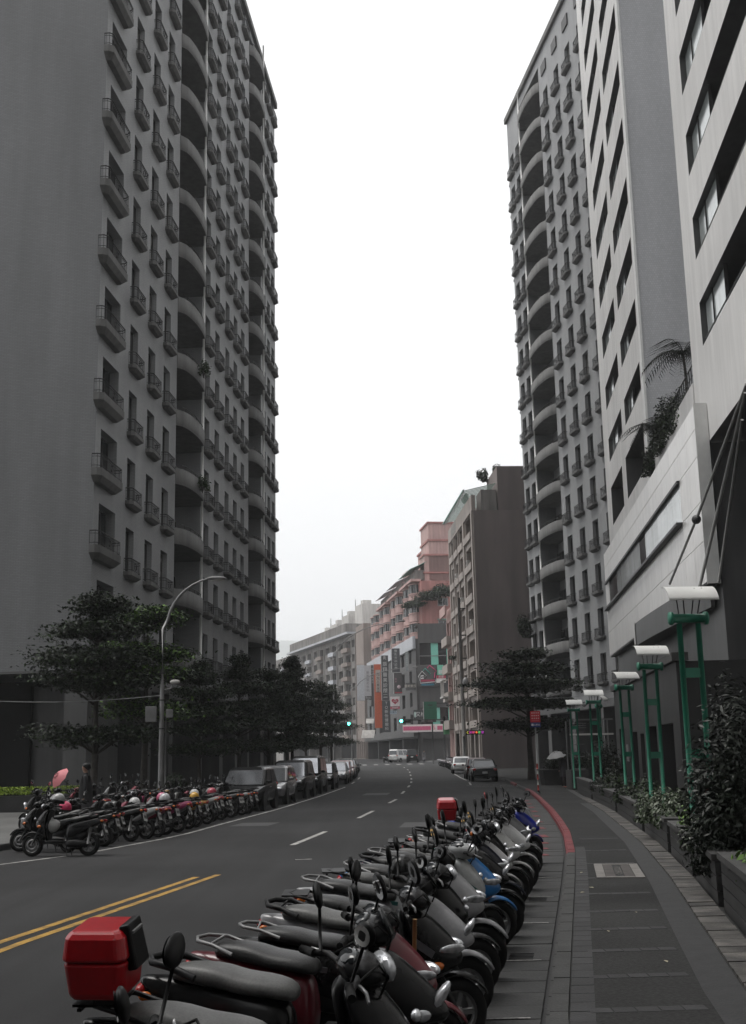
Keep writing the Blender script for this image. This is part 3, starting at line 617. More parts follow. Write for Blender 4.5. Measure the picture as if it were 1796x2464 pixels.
# ------------------------------------------------------------------ buildings further down the street (local x runs from the far end towards the camera, y inwards)
def frame_of(near, k, L):
    c = 1 / math.hypot(1, k); far = (near[0] + k * L * c, near[1] + L * c)
    return far, math.atan2(-1, -k)
def block(name, label, near, k, L, D, H, wallm, sidem, floors, cols, z0, fh, wh, sill, dep=.5, sidew=True, wfr=None, gl=None, base=3.8, group=None, ribs=None, balcony=None):
    far, a = frame_of(near, k, L); zg = gz(near[1]); B = thing(name, label, 'building', (far[0], far[1], zg), a, group)
    ops = [(c - w_ / 2, c + w_ / 2, z0 + fh * f + sill, z0 + fh * f + sill + wh, dep) for f in range(floors) for c, w_ in cols]
    ops += [(q + .3, q + L / 4 - .3, .1, base, 2.5) for q in np.arange(0, L - .1, L / 4)] if base else []
    w = MB(); wall_open(w, 0, L, 0, H, ops, ID); w.build('wall', wallm, B)
    w = MB(); w.add([(L, 0, 0), (L, D, 0), (L, D, H), (L, 0, H)], [(3, 2, 1, 0)]); w.add([(0, 0, H - .3), (L, 0, H - .3), (L, D, H - .3), (0, D, H - .3)], [(0, 1, 2, 3)]); w.add([(0, 0, 0), (0, D, 0), (0, D, H), (0, 0, H)], [(0, 1, 2, 3)]); w.build('side_wall', sidem, B)
    ms = {}
    for f in range(floors):
        for i, (c, w_) in enumerate(cols):
            if w_ not in ms: ms[w_] = window_mesh(w_, wh, max(1, int(w_ / 1.1)), 0, .09)
            put_window(ms[w_], B, (c, dep - .04, z0 + fh * f + sill), 0, wfr if (i + f) % 3 else M_FRAME, gl)
    if base:
        for q in np.arange(0, L - .1, L / 4):
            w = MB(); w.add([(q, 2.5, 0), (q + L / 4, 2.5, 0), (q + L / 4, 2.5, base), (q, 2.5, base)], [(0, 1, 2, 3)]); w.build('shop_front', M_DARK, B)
    for (c, w_, d, h, o) in (balcony or ()):
        q = MB(); q.box(c - w_ / 2, c + w_ / 2, -d, -.01, 0, h); qm = q.mesh('balcony', o)
        for f in range(floors): link('balcony', qm, B, (0, 0, z0 + fh * f + sill - h))
    for c, w_ in (ribs or ()):
        q = MB(); q.box(c - w_ / 2, c + w_ / 2, -.18, -.01, 0, H); q.build('pilaster', wallm, B)
    return B, L, H
M_BROWN = mat('brown_render', (.18, .152, .146), .85, var=.14, vs=.15, streak=.2, ss=(.4, .4, .04))
M_BEIGE = mat('beige_tile', (.33, .29, .265), .75, var=.15, vs=.3, streak=.3)
M_PINK = mat('pink_tile', (.37, .17, .155), .7, var=.12, vs=.3, streak=.2)
M_PINKL = mat('pale_pink_tile', (.44, .29, .27), .7, var=.12, vs=.3, streak=.2)
M_GREYA = mat('weathered_grey_render', (.19, .178, .168), .85, var=.25, vs=.25, streak=.4, ss=(.8, .8, .08))
M_TAN = mat('tan_render', (.25, .21, .19), .85, var=.12, vs=.2, streak=.2)
M_MALL = mat('dark_mall_stone', (.06, .058, .058), .5, var=.15, vs=.3, streak=.2)
M_SILV = mat('silver_sheet', (.40, .41, .44), .4, metal=.3, var=.08, vs=.3)
M_TURQ = mat('green_sheet_metal', (.16, .32, .27), .5, var=.2, vs=.8, streak=.2)
M_CONW = mat('whitewashed_concrete', (.50, .485, .465), .8, var=.12, vs=.3, streak=.2)
def ac_unit(parent, c):
    b = MB(); b.box(c[0] - .4, c[0] + .4, c[1] - .35, c[1], c[2], c[2] + .55); o = b.build('air_conditioner', M_CONW, parent); g = MB(); g.lathe([(.0, 0), (.2, 0), (.2, -.02)], 'Y', (c[0], c[1] - .352, c[2] + .28), 12); g.build('fan_grille', M_FRAME, o)

# brown slab with the blank wall and the open grid front
B3, L3, H3 = block('apartment_block', 'brown apartment block with tall blank side wall and grid of deep windows', (10.1, 115), -.061, 19.5, 12, 25.6, M_BEIGE, M_BROWN, 7, [(2.6, 2.6), (6.3, 2.6), (10.2, 3.0), (15.6, 4.2)], 3.9, 3.15, 1.75, .95, .9, wfr=M_FRAMEL, ribs=[(.4, .5), (4.5, .35), (8.3, .35), (12.6, .9), (18.9, .7)])
for f in range(7):
    for c, w_ in [(2.6, 3.1), (6.3, 3.1), (10.2, 3.6), (15.6, 5.0)]:
        q = MB(); q.box(c - w_ / 2, c + w_ / 2, -.24, -.02, 3.9 + 3.15 * f + .2, 3.9 + 3.15 * f + .92); q.build('planter_box', M_BEIGE, B3)
for c, f in ((15, 5), (16.4, 3), (3, 2), (9.6, 4), (15.6, 1), (6, 5)): ac_unit(B3, (c, .1, 3.9 + 3.15 * f + 1.0))
q = MB(); q.box(0, L3, -.15, .25, H3, H3 + 1.6); q.build('parapet', M_BEIGE, B3)
q = MB()
for i in range(9): q.box(3.0 + i * .5, 3.22 + i * .5, -.19, -.155, H3 + .3, H3 + 1.4)
q.build('parapet_grille', M_CONW, B3)
q = MB(); q.box(12.8, L3 - .05, 2.6, 12, H3 - .3, H3 + 4.6); q.build('stair_tower', M_BROWN, B3)
q = MB(); q.box(6.5, 12.8, 2.2, 9, H3 - .3, H3 + 2.9); q.build('roof_room', M_BEIGE, B3)
aw = MB(); aw.box(-.07, .07, -1.0, 2.6, 0, .08); aw = aw.mesh('awning_slat', mat('pale_green_slat', (.34, .46, .41), .5))
for i in range(24): o = link('awning_slat', aw, B3, (2.2 + i * .72, 0, H3 + 2.3)); o.rotation_euler = (R(13), 0, 0)
q = MB(); q.box(2, L3, -1.0, -.9, H3 + 2.0, H3 + 2.12); q.build('awning_beam', M_TURQ, B3)
for i in range(16):
    q = MB(); q.tube([(2.5 + i * 1.1, -.8, H3 + 1.6), (2.5 + i * 1.1, -.8, H3 + 2.3)], .04, 5); q.build('awning_post', M_STEEL, B3)
q = MB(); q.box(L3 - 3.5, L3 - .3, .9, 2.5, H3, H3 + 2.2); q.build('roof_shed', M_GREYA, B3)
def tank(parent, c, r=.9, h=1.5):
    q = MB(); q.lathe([(0, 0), (r, 0), (r, h), (r * .8, h + .25), (0, h + .32)], 'Z', (c[0], c[1], c[2] + .8), 16); o = q.build('water_tank', M_STEEL, parent)
    for a in range(4):
        g = MB(); x, y = c[0] + math.cos(a * PI / 2 + .8) * r * .8, c[1] + math.sin(a * PI / 2 + .8) * r * .8; g.tube([(x, y, c[2]), (x, y, c[2] + .8)], .06, 5); g.build('leg', M_FRAME, o)
tank(B3, (1.5, 2, H3 + .2), 1.15, 1.9)
# pink-brick neighbour with stacked balconies and caged windows
B3b, L3b, H3b = block('apartment_block', 'narrow brick apartment block with stacked balconies behind the utility pole', (8.9, 134.9), -.061, 5.4, 10, 18.3, M_PINKL, M_PINK, 4, [(1.5, 2.0), (3.9, 2.0)], 4.2, 3.2, 1.9, 1.0, 1.0, wfr=M_FRAMEL, balcony=[(2.7, 5.2, .7, 1.0, M_BEIGE)])
q = MB(); q.box(0, 5.4, -.8, -.6, 17.3, 18.4); q.build('parapet', M_PINKL, B3b)
q = MB()
for i in range(7): q.box(2.2 + i * .5, 2.25 + i * .5, -1.2, -1.15, 7.9, 9.7)
q.box(2.1, 5.3, -1.3, -.71, 7.75, 7.9); q.box(2.1, 5.3, -1.3, -.71, 9.7, 9.8); q.build('window_cage', M_CONW, B3b)

# dark mall at the far corner, pink flats with bowed bays on top of it
K5 = -.142; N5 = (6.4, 187.)
BM, LM, HM = block('shopping_block', 'dark stone shopping block covered in vertical shop signs at the far corner', N5, K5, 60, 14, 19.2, M_MALL, M_MALL, 4, [(5, 3), (11, 3), (20, 5), (29, 3), (38, 5), (47, 3), (54.5, 2.4)], 4.4, 3.5, 2.3, .7, .3, base=3.6)
q = MB(); q.box(4, LM, -.5, -.02, 17.6, 19.6); q.build('fascia', M_SILV, BM)
q = MB(); q.box(0, LM, -.7, -.02, 3.8, 4.4); q.build('shop_canopy', M_MALL, BM)
SB = block('shopping_block', 'corner wing with tall teal glass panels and a house-shaped neon sign', (15.2, 186.2), 0, .1, .1, .2, M_MALL, M_MALL, 0, [], 0, 3, 1, 1, base=0)[0]
SB.location = (6.75, 186.0, gz(186)); SB.rotation_euler = (0, 0, R(3))          # this face looks at the camera: local x to the right, y away
for ch in list(SB.children): bpy.data.objects.remove(ch)
ops = [(.2, 6.6, 4.5 + 5.1 * f, 8.2 + 5.1 * f, .35) for f in (0, 2)] + [(.3, 8.5, .1, 3.4, 2.)]
w = MB(); wall_open(w, 0, 9, 0, 21.5, ops, ID); w.add([(0, 0, 21.5), (9, 0, 21.5), (9, 10, 21.5), (0, 10, 21.5)], [(0, 1, 2, 3)]); w.build('wall', M_MALL, SB)
for f in (0, 2):
    for i, (a, b_) in enumerate([(.25, 2.0), (2.05, 3.2), (3.25, 4.5), (4.55, 6.0), (6.05, 6.55)]):
        g = MB(); g.add([(a, .3, 4.5 + 5.1 * f), (b_, .3, 4.5 + 5.1 * f), (b_, .3, 8.2 + 5.1 * f), (a, .3, 8.2 + 5.1 * f)], [(0, 1, 2, 3)]); g.build('pane', M_GLASST if i in (1, 3) else M_GLASS, SB)
    g = MB(); g.box(.2, 6.6, .2, .27, 6.1 + 5.1 * f, 6.2 + 5.1 * f); g.box(.2, 6.6, .2, .27, 4.5 + 5.1 * f, 4.6 + 5.1 * f); g.build('mullion', M_STEEL, SB)
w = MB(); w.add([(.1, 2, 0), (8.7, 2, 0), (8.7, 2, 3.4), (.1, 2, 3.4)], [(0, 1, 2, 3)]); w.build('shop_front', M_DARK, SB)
far5, a5 = frame_of((N5[0] + 1.3, N5[1] + 3), K5, 54)
BP = thing('apartment_block', 'pink tiled apartment block with bowed bay windows above the shopping block', 'building', (far5[0], far5[1], gz(190)), a5)
w = MB(); w.add([(0, 0, 19), (54, 0, 19), (54, 0, 29), (0, 0, 29)], [(0, 1, 2, 3)]); w.add([(54, 0, 19), (54, 12, 19), (54, 12, 29), (54, 0, 29)], [(3, 2, 1, 0)]); w.add([(0, 0, 29), (54, 0, 29), (54, 12, 29), (0, 12, 29)], [(0, 1, 2, 3)]); w.build('wall', M_PINK, BP)
bm = {}
for u in (49.0, 43.2, 34.5, 28.8, 19.5, 14., 6., 1.8):
    for f in range(3):
        z = 19.4 + 3.25 * f; n = 10; arc = [(u + 2.3 * math.cos(PI * k / n), -1.25 * math.sin(PI * k / n)) for k in range(n + 1)]
        q = MB(); q.prism(arc, z, z + 1.25, sm=False); q.prism([(u + (x - u) * 1.06, y * 1.08) for x, y in arc], z + 1.26, z + 1.45); q.prism([(u + (x - u) * 1.06, y * 1.08) for x, y in arc], z + 2.9, z + 3.1)
        o = q.build('bay', M_PINKL, BP)
        q = MB(); q.prism([(u + (x - u) * .96, y * .94) for x, y in arc], z + 1.451, z + 2.899); q.build('pane', M_GLASS, o)
        for k in range(1, n, 2):
            x, y = arc[k]; q = MB(); q.tube([(x, y * .98, z + 1.45), (x, y * .98, z + 2.9)], .07, 5); q.build('mullion', M_CONW if k % 4 == 1 else M_FRAME, o)
for u in (46, 31.5, 17):
    q = MB(); q.box(u - 6.0, u + 6.6, -1.5, .2, 29.1, 29.5); q.build('cornice', M_PINKL, BP)
    q = MB(); q.add([(u - 5.5, -1.6, 31.2), (u + 6, -1.6, 31.2), (u + 6, 1.5, 32.6), (u - 5.5, 1.5, 32.6), (u - 5.5, -1.6, 31.1), (u + 6, -1.6, 31.1), (u + 6, 1.5, 32.5), (u - 5.5, 1.5, 32.5)], [(0, 1, 2, 3), (7, 6, 5, 4), (0, 4, 5, 1), (1, 5, 6, 2), (3, 7, 4, 0)]); q.build('awning', M_TURQ if u > 40 else M_SILV, BP)
    q = MB(); q.box(u - 5.3, u + 5.8, -.6, 3, 29.5, 31.1); q.build('roof_room', M_GREYA, BP)
for u, v0, w_, h in ((48.5, 1.8, 7., 39.), (38, 3, 6, 36.2), (50, 1.0, 4, 33.5), (24, 2.5, 6, 34.6), (9, 2.2, 6, 33.4)):
    q = MB(); q.box(u - w_ / 2, u + w_ / 2, v0, v0 + 6, 29, h); q.build('stair_tower', M_PINKL, BP); q = MB(); q.box(u - w_ / 2 - .2, u + w_ / 2 + .2, v0 - .2, v0 + 6.2, h - 3, h - 2.7); q.box(u - w_ / 2 - .2, u + w_ / 2 + .2, v0 - .2, v0 + 6.2, h, h + .3); q.build('cornice', M_PINK, BP)
for z in (22.5, 26.2):                                    # side wall windows of the pink flats
    q = MB(); q.box(54.02, 54.3, 2.5, 4.5, z, z + .18); q.build('window_hood', M_TURQ if z < 24 else M_PINKL, BP); put_window(window_mesh(1.7, 1.3, 1), BP, (54.06, 3.5, z - 1.4), R(90), M_FRAMEL)
# tan windowless wall and the weathered grey blocks along the bend
TB, LT, HT = block('apartment_block', 'tan windowless building with a sloping top edge beyond the shopping block', (-2.6, 249), -.2, 9, 10, 28.5, M_TAN, M_TAN, 0, [], 4, 3, 1, 1, base=3.6)
GB, LG, HG = block('apartment_block', 'long weathered grey apartment block with caged balconies on the bend', (-4.6, 259), -.33, 80, 12, 27.4, M_GREYA, M_TAN, 7, [(3, 4), (8.5, 4), (14, 4), (19.5, 4), (25, 4), (30.5, 4), (36, 4), (41.5, 4), (47, 4), (52.5, 4), (58, 4), (63.5, 4), (69, 4), (74.5, 4), (78.5, 2)], 4.2, 3.2, 1.7, 1.0, .8, wfr=M_FRAMEL, balcony=[(8.5, 4.6, 1.1, .9, M_GREYA), (19.5, 4.6, .9, .9, M_TAN), (30.5, 4.6, 1.1, .9, M_GREYA), (41.5, 4.6, .8, .8, M_SILV), (52.5, 4.6, 1., .9, M_TAN), (63.5, 4.6, 1., .9, M_SILV), (74.5, 4.6, 1., .9, M_TAN), (14, 4.2, .6, .8, M_SILV)])
for i, u in enumerate((5.7, 11.3, 16.8, 22.3, 27.8, 33.3, 38.8, 44.3, 49.8, 55.3, 60.8, 66.3, 71.8)):
    q = MB(); q.tube([(u, -.3, 4), (u, -.3, 26)], .12, 6); q.build('drain_pipe', M_CONW, GB)
q = MB(); q.box(22, 78, -1.3, 3, 27.42, 27.9); q.build('roof_shelter', M_SILV, GB); q = MB(); q.box(24, 76, -.9, 3, 27.9, 30.0); q.build('roof_room', M_GREYA, GB)
for u, h in ((42, 31.6), (52, 32.4), (62, 33.4), (73, 34.6)):
    q = MB(); q.box(u - 2.8, u + 2.8, 3.2, 8, 26.5, h); q.box(u - .9, u + .9, 4, 6, h, h + 1.1); q.build('water_tank_house', M_CONW, GB)
for u, h in ((47, 32.), (57, 33.), (68, 34)):
    q = MB(); q.tube([(u - .5, 4, 28), (u, 4, h + 2.6)], .06, 4); q.tube([(u + .5, 4, 28), (u, 4, h + 2.6)], .06, 4)
    for t in range(5): z = 29 + t * (h - 28) / 5; q.tube([(u - .4, 4, z), (u + .4, 4, z + .8)], .05, 4)
    q.build('aerial_mast', M_STEEL, GB)
G2, L2, H2 = block('apartment_block', 'lower grey apartment block at the end of the bend', (-31., 337), -.4, 22, 12, 22., M_GREYA, M_GREYA, 6, [(3, 3.6), (8.5, 3.6), (14, 3.6), (19.5, 3.6), (24, 2.4)], 4, 3., 1.6, 1., .7, wfr=M_FRAMEL, balcony=[(8.5, 4.4, 1., .9, M_TAN), (19.5, 4.4, 1., .9, M_GREYA)])
G3 = block('apartment_block', 'pale low building glimpsed between the trees on the left', (-15., 190), .1, 20, 18, 11.5, M_TAN, M_CONW, 3, [(3, 2.5), (8, 2.5), (13, 2.5), (17.5, 2.5)], 3.6, 3, 1.5, 1., .4, base=3.2)[0]
G3.rotation_euler[2] = R(4); G3.location = (-34, 188, .8)
w = MB(); wall_open(w, 0, 19, 0, 11.4, [(2 + 4 * i, 4.2 + 4 * i, 4.6 + 3 * f, 6.2 + 3 * f, .4) for i in range(4) for f in range(2)], lambda u, d, z: (u, -.2 + d, z)); w.build('front_wall', M_CONW, G3)
# ------------------------------------------------------------------ trees and planting
def leaf_quads(C, Nrm, size, rng, aspect=.55):
    """one rhombic leaf per centre C with normals Nrm"""
    n = len(C); t = rng.normal(size=(n, 3)); t -= Nrm * (t * Nrm).sum(1)[:, None]; t /= np.linalg.norm(t, axis=1)[:, None] + 1e-9
    b = np.cross(Nrm, t); s = (size * rng.uniform(.6, 1.25, n))[:, None]
    V = np.stack([C - t * s, C - b * s * aspect + Nrm * s * .12, C + t * s, C + b * s * aspect + Nrm * s * .12], 1).reshape(-1, 3)
    return V, np.arange(4 * n).reshape(n, 4)
def tiered_tree(seed, h, tiers, rmax, nleaf, lsize, mats, tilt=0.):
    """layered crown on whorled limbs: returns trunk mesh, limb mesh, crown mesh"""
    rr = np.random.default_rng(seed); rd = random.Random(seed); tr = MB(); lb = MB()
    zs = np.linspace(0, h, 9); px = np.cumsum(rr.normal(0, .03, 9)); py = np.cumsum(rr.normal(0, .03, 9)); px -= px[0]; py -= py[0]
    tr.tube([(px[i], py[i], zs[i]) for i in range(9)], [.16 * (1 - .82 * i / 8) * (1 + (.35 if i == 0 else 0)) for i in range(9)], 9)
    C = []; Nn = []; W = []
    for (zt, rt, share) in tiers:
        nl = rd.choice((6, 7, 8)); a0 = rd.uniform(0, 6); x0 = np.interp(zt * .93, zs, px); y0 = np.interp(zt * .93, zs, py)
        for k in range(nl):
            a = a0 + 2 * PI * k / nl + rd.uniform(-.3, .3); rl = rt * rd.uniform(.55, 1.12); zt_ = zt + rd.uniform(-.22, .22); rise = rd.uniform(.12, .28) * rt
            pts = [(x0, y0, zt - rise * 1.5), (x0 + math.cos(a) * rl * .35, y0 + math.sin(a) * rl * .35, zt - rise * .55), (x0 + math.cos(a + .1) * rl * .7, y0 + math.sin(a + .1) * rl * .7, zt - .06), (x0 + math.cos(a + .15) * rl, y0 + math.sin(a + .15) * rl, zt + .05)]
            lb.tube(pts, [.05, .035, .02, .008], 5, cap=False)
            m = int(nleaf * share / nl)
            ncl = 9
            for c in range(ncl):
                t = .25 + .75 * (c + rd.random()) / ncl; side = rd.uniform(-.55, .55) * rl * .55
                cx = x0 + math.cos(a + .12) * rl * t - math.sin(a) * side; cy = y0 + math.sin(a + .12) * rl * t + math.cos(a) * side; cz = zt + .12 * rr.normal() - .35 * (t - .55) ** 2 * rt * .4 + rise * .1
                mm = m // ncl; sp = .17 * rt + .14
                q = rr.normal(size=(mm, 3)) * np.array([sp, sp, rr.uniform(.045, .12)]) + np.array([cx, cy, cz + zt_ - zt]); C.append(q)
                if c % 3 == 0: lb.tube([(x0 + math.cos(a + .1) * rl * t * .8, y0 + math.sin(a + .1) * rl * t * .8, zt - .05), (cx, cy, cz - .02)], [.014, .005], 4, cap=False)
    C = np.concatenate(C); N = rr.normal(size=C.shape) * .55 + np.array([0, 0, 1.]); N /= np.linalg.norm(N, axis=1)[:, None]
    V, Q = leaf_quads(C, N, lsize, rr); mi = (rr.random(len(Q)) < .25).astype(int)
    return tr.mesh('trunk', M_BARK), lb.mesh('limbs', M_BARK), quickmesh('crown', V, Q, mats, mi)
TREES = [tiered_tree(11, 7.6, [(2.7, 2.0, .22), (4.5, 1.9, .24), (5.5, 2.1, .24), (6.5, 1.55, .18), (7.4, .95, .12)], 2, 26000, .085, [M_LEAFD, M_LEAFM]),
         tiered_tree(23, 7.4, [(3.6, 1.7, .25), (5.0, 1.45, .25), (5.9, 1.5, .24), (7.0, 1.1, .26)], 2, 21000, .085, [M_LEAFD, M_LEAFM]),
         tiered_tree(37, 8.2, [(3.0, 2.1, .2), (4.2, 2.4, .22), (5.3, 2.1, .22), (6.3, 1.8, .18), (7.3, 1.2, .12), (8.0, .6, .06)], 2, 25000, .09, [M_LEAFD, M_LEAFM]),
         tiered_tree(53, 7.6, [(3.2, 1.9, .18), (4.4, 2.5, .28), (5.5, 2.5, .28), (6.5, 1.9, .18), (7.4, .95, .08)], 2, 26000, .09, [M_LEAFD, M_LEAFM]),
         tiered_tree(41, 8.8, [(3.2, 2.4, .18), (4.4, 2.6, .22), (5.6, 2.2, .2), (6.8, 1.7, .18), (7.8, 1.1, .12), (8.6, .5, .1)], 2, 27000, .09, [M_LEAFD, M_LEAFM])]
TREEG = [M_LEAFM, M_LEAFG]
def put_tree(v, x, y, s, rz, label, group='tiered street trees', bright=False, z=None):
    t = thing('street_tree', label, 'tree', (x, y, gz(y) + .12 if z is None else z), rz, group); t.scale = (s, s, s)
    link('trunk', TREES[v][0], t); link('limb', TREES[v][1], t); c = link('crown', TREES[v][2], t)
    if bright:
        for i in (0, 1): c.material_slots[i].link = 'OBJECT'; c.material_slots[i].material = TREEG[i]
    return t
put_tree(0, -9.95, 41.5, .97, .4, 'large dark tiered tree in front of the left tower blank wall')
put_tree(1, -8.75, 44.5, .98, 2.1, 'tiered tree with brighter green leaves beside the left lamp post', bright=True)
put_tree(2, -7.9, 52.5, .72, 1., 'dark tiered tree behind the black parked hatchback')
put_tree(4, -7.0, 60, .76, 3., 'dark tiered tree before the first bowed balcony bay of the left tower')
put_tree(0, -6.3, 68, .86, 5., 'dark tiered tree before the middle of the left tower')
put_tree(2, -5.9, 77, .86, 2.2, 'dark tiered tree in front of the second bowed balcony bay')
put_tree(4, -6.2, 86, .98, .7, 'dark tiered tree covering the far corner of the left tower')
put_tree(1, -7.6, 99, .9, 4., 'slim tiered tree just past the left tower')
put_tree(2, -5.2, 107, .98, 2.8, 'broad tiered tree against the far grey flats')
put_tree(4, -4.6, 117, .92, 1.2, 'tiered tree nearest the left green traffic light')
put_tree(0, -7.8, 128, .95, 4.4, 'furthest tiered tree of the left row')
put_tree(3, 9.6, 75, 1.05, 2., 'wide dark tiered tree before the brown blank wall on the right').scale = (1.32, 1.32, 1.06)

def shrub(name, label, cat, c, r, n, ls, mats, seed, group=None, shell=.45, up=.3, share=.25, lumps=14):
    big = n > 8000
    rr = np.random.default_rng(seed); o = thing(name, label, cat, c, 0, group)
    L0 = rr.normal(size=(lumps, 3)); L0 /= np.linalg.norm(L0, axis=1)[:, None]; L0[:, 2] = np.abs(L0[:, 2])
    k = rr.integers(0, lumps, n); d = rr.normal(size=(n, 3)); d /= np.linalg.norm(d, axis=1)[:, None]
    P = L0[k] * .62 * rr.uniform(.7, 1.1, (n, 1)) + d * .42 * rr.uniform(shell, 1, (n, 1)); P[:, 2] = np.maximum(P[:, 2], -.05)
    C = P * np.array(r); N = d + np.array([0, 0, up]) + rr.normal(size=(n, 3)) * .4; N /= np.linalg.norm(N, axis=1)[:, None]
    V, Q = leaf_quads(C, N, ls, rr, .3 if big else .45); link('foliage', quickmesh('foliage', V, Q, mats, (rr.random(len(Q)) < share).astype(int)), o)
    st = MB()
    for q in range(6):
        a = q * 1.05; st.tube([(0, 0, -.25), (math.cos(a) * r[0] * .25, math.sin(a) * r[1] * .25, r[2] * .3), (math.cos(a) * r[0] * .6, math.sin(a) * r[1] * .6, r[2] * .6)], [.03, .02, .006], 5)
    st.build('stem', M_BARK, o); return o
# planter boxes along the right footway: stone-faced walls in courses, coping stones on top
def planter(label, y0, y1, h, d, off=.34, hc=.07, group='stone planters along the right footway'):
    x0, x1 = pr(y0) + off, pr(y1) + off; L = math.hypot(x1 - x0, y1 - y0); a = math.atan2(y1 - y0, x1 - x0)
    P = thing('planter', label, 'planter', (x0, y0, .10), a, group)      # local x along the wall, y to the left => soil lies at negative y
    n = max(3, int(h / .14)); ch = h / n
    b = MB(); b.box(.03, L - .03, -d + .03, -.03, 0, h - .08); b.build('soil', M_SOIL, P)
    m1 = MB(); m1.box(.012, L - .012, -.11, 0, .006, ch - .008); m1 = m1.mesh('course', M_PLANT)
    m2 = MB(); m2.box(.012, .11, -d, -.115, .006, ch - .008); m2 = m2.mesh('course', M_PLANT)
    for k in range(n): link('course', m1, P, (0, -random.uniform(0, .006), k * ch)); link('course', m2, P, (0, 0, k * ch))
    b = MB(); b.box(L - .11, L - .012, -d, -.115, 0, h); b.build('end_wall', M_PLANT, P)
    k = max(1, round(L / .7)); w_ = L / k
    for i in range(k): b = MB(); b.box(i * w_ + .006, (i + 1) * w_ - .006, -.3, .035, h, h + hc); b.build('coping_stone', M_CAP, P)
    b = MB(); b.box(0, .3, -d, -.31, h, h + hc); b.build('coping_stone', M_CAP, P); return P
planter('low stone planter at the bottom edge of the right footway', 8.2, 10.55, .54, 1.3)
planter('stone planter with wide slab coping below the big dark shrub', 10.9, 13.3, .56, 1.3, off=.36)
planter('stone planter just beyond the big dark shrub', 13.7, 16.4, .5, 1.3)
planter('stone planter with pale variegated bush', 16.9, 20.2, .5, 1.3)
planter('stone planter below the second green lamp', 20.8, 25.6, .5, 1.4)
planter('long stone planter below the third green lamp', 26.2, 33.6, .5, 1.5)
planter('long stone planter below the fourth green lamp', 34.4, 42.8, .5, 1.5)
planter('furthest stone planter by the trellis frame', 43.6, 52, .55, 1.5)
pl = lambda y, d=.65: (pr(y) + .34 + d, y)
def sh(label, y, d, z, r, n, ls, mats, seed, share=.25, cat='shrub'): x, yy = pl(y, d); return shrub('shrub', label, cat, (x, yy, z), r, n, ls, mats, seed, 'planter shrubs', share=share)
sh('tall glossy dark green shrub filling the right edge of the footway', 14.5, .5, .5, (.82, .8, 2.3), 12000, .05, [M_LEAFK, M_LEAFK], 3, 0)
sh('pale green variegated bush below the first green lamp', 16.6, .3, .5, (.5, .7, .5), 2600, .04, [M_LEAFM, M_LEAFP], 4, .6)
sh('round pale bush spilling over the planter below the second lamp', 23.5, .2, .5, (.62, .95, .7), 3200, .045, [M_LEAFM, M_LEAFP], 5, .55)
sh('yellow-green croton bush with a red flower beside the big shrub', 19.0, .6, .5, (.6, .7, .75), 2600, .05, [M_LEAFM, M_LEAFG], 6, .45)
sh('bright green leafy plant at the right edge on the nearest planter', 11.2, .75, .52, (.5, .8, .6), 2600, .05, [M_LEAFM, M_LEAFG], 7, .45)
sh('bright lime leaves between the two nearest planters', 12.0, .4, .55, (.42, .7, .4), 1000, .055, [M_LEAFG, M_LEAFM], 8, .4)
sh('low green bush behind the croton bush', 21.0, .8, .5, (.7, .8, .62), 2200, .05, [M_LEAFM, M_LEAFD], 9, .3)
sh('round dark bush below the third green lamp', 29.5, .6, .5, (.7, .9, .75), 2200, .05, [M_LEAFD, M_LEAFM], 10, .3)
sh('round grey-green bush below the fourth green lamp', 38., .5, .5, (.75, .9, .8), 2200, .055, [M_LEAFD, M_LEAFM], 12, .3)
sh('tall dark bush beside the trellis frame', 47.5, .9, .5, (.8, 1.0, 2.0), 3200, .07, [M_LEAFD, M_LEAFD], 13, .2)
sh('low mixed plants beside the first green lamp', 17.4, .5, .5, (.6, .8, .5), 2400, .045, [M_LEAFM, M_LEAFD], 14, .35)
sh('leafy mound between the first and second green lamps', 21.8, .35, .5, (.6, 1.0, .6), 2600, .045, [M_LEAFM, M_LEAFP], 15, .4)
sh('dark leafy mound between the second and third green lamps', 26.8, .5, .5, (.65, 1.2, .55), 2400, .05, [M_LEAFD, M_LEAFM], 16, .4)
sh('trailing plants spilling over the planter before the third lamp', 31.8, .25, .5, (.5, 1.4, .5), 2200, .05, [M_LEAFD, M_LEAFM], 17, .4)
sh('dark low hedge between the fourth and fifth green lamps', 41.5, .4, .5, (.6, 1.6, .6), 2200, .055, [M_LEAFD, M_LEAFD], 18, .3)
x, yy = pl(18.6, .5); b = MB()
for k in range(9): b.ell((random.uniform(-.09, .09), random.uniform(-.09, .09), random.uniform(-.05, .05)), (.035, .035, .02))
tag(b.build('flower', mat('red_petal', (.5, .03, .02), .6), None, (x, yy, 1.2)), 'small red flower above the croton bush', 'flower')
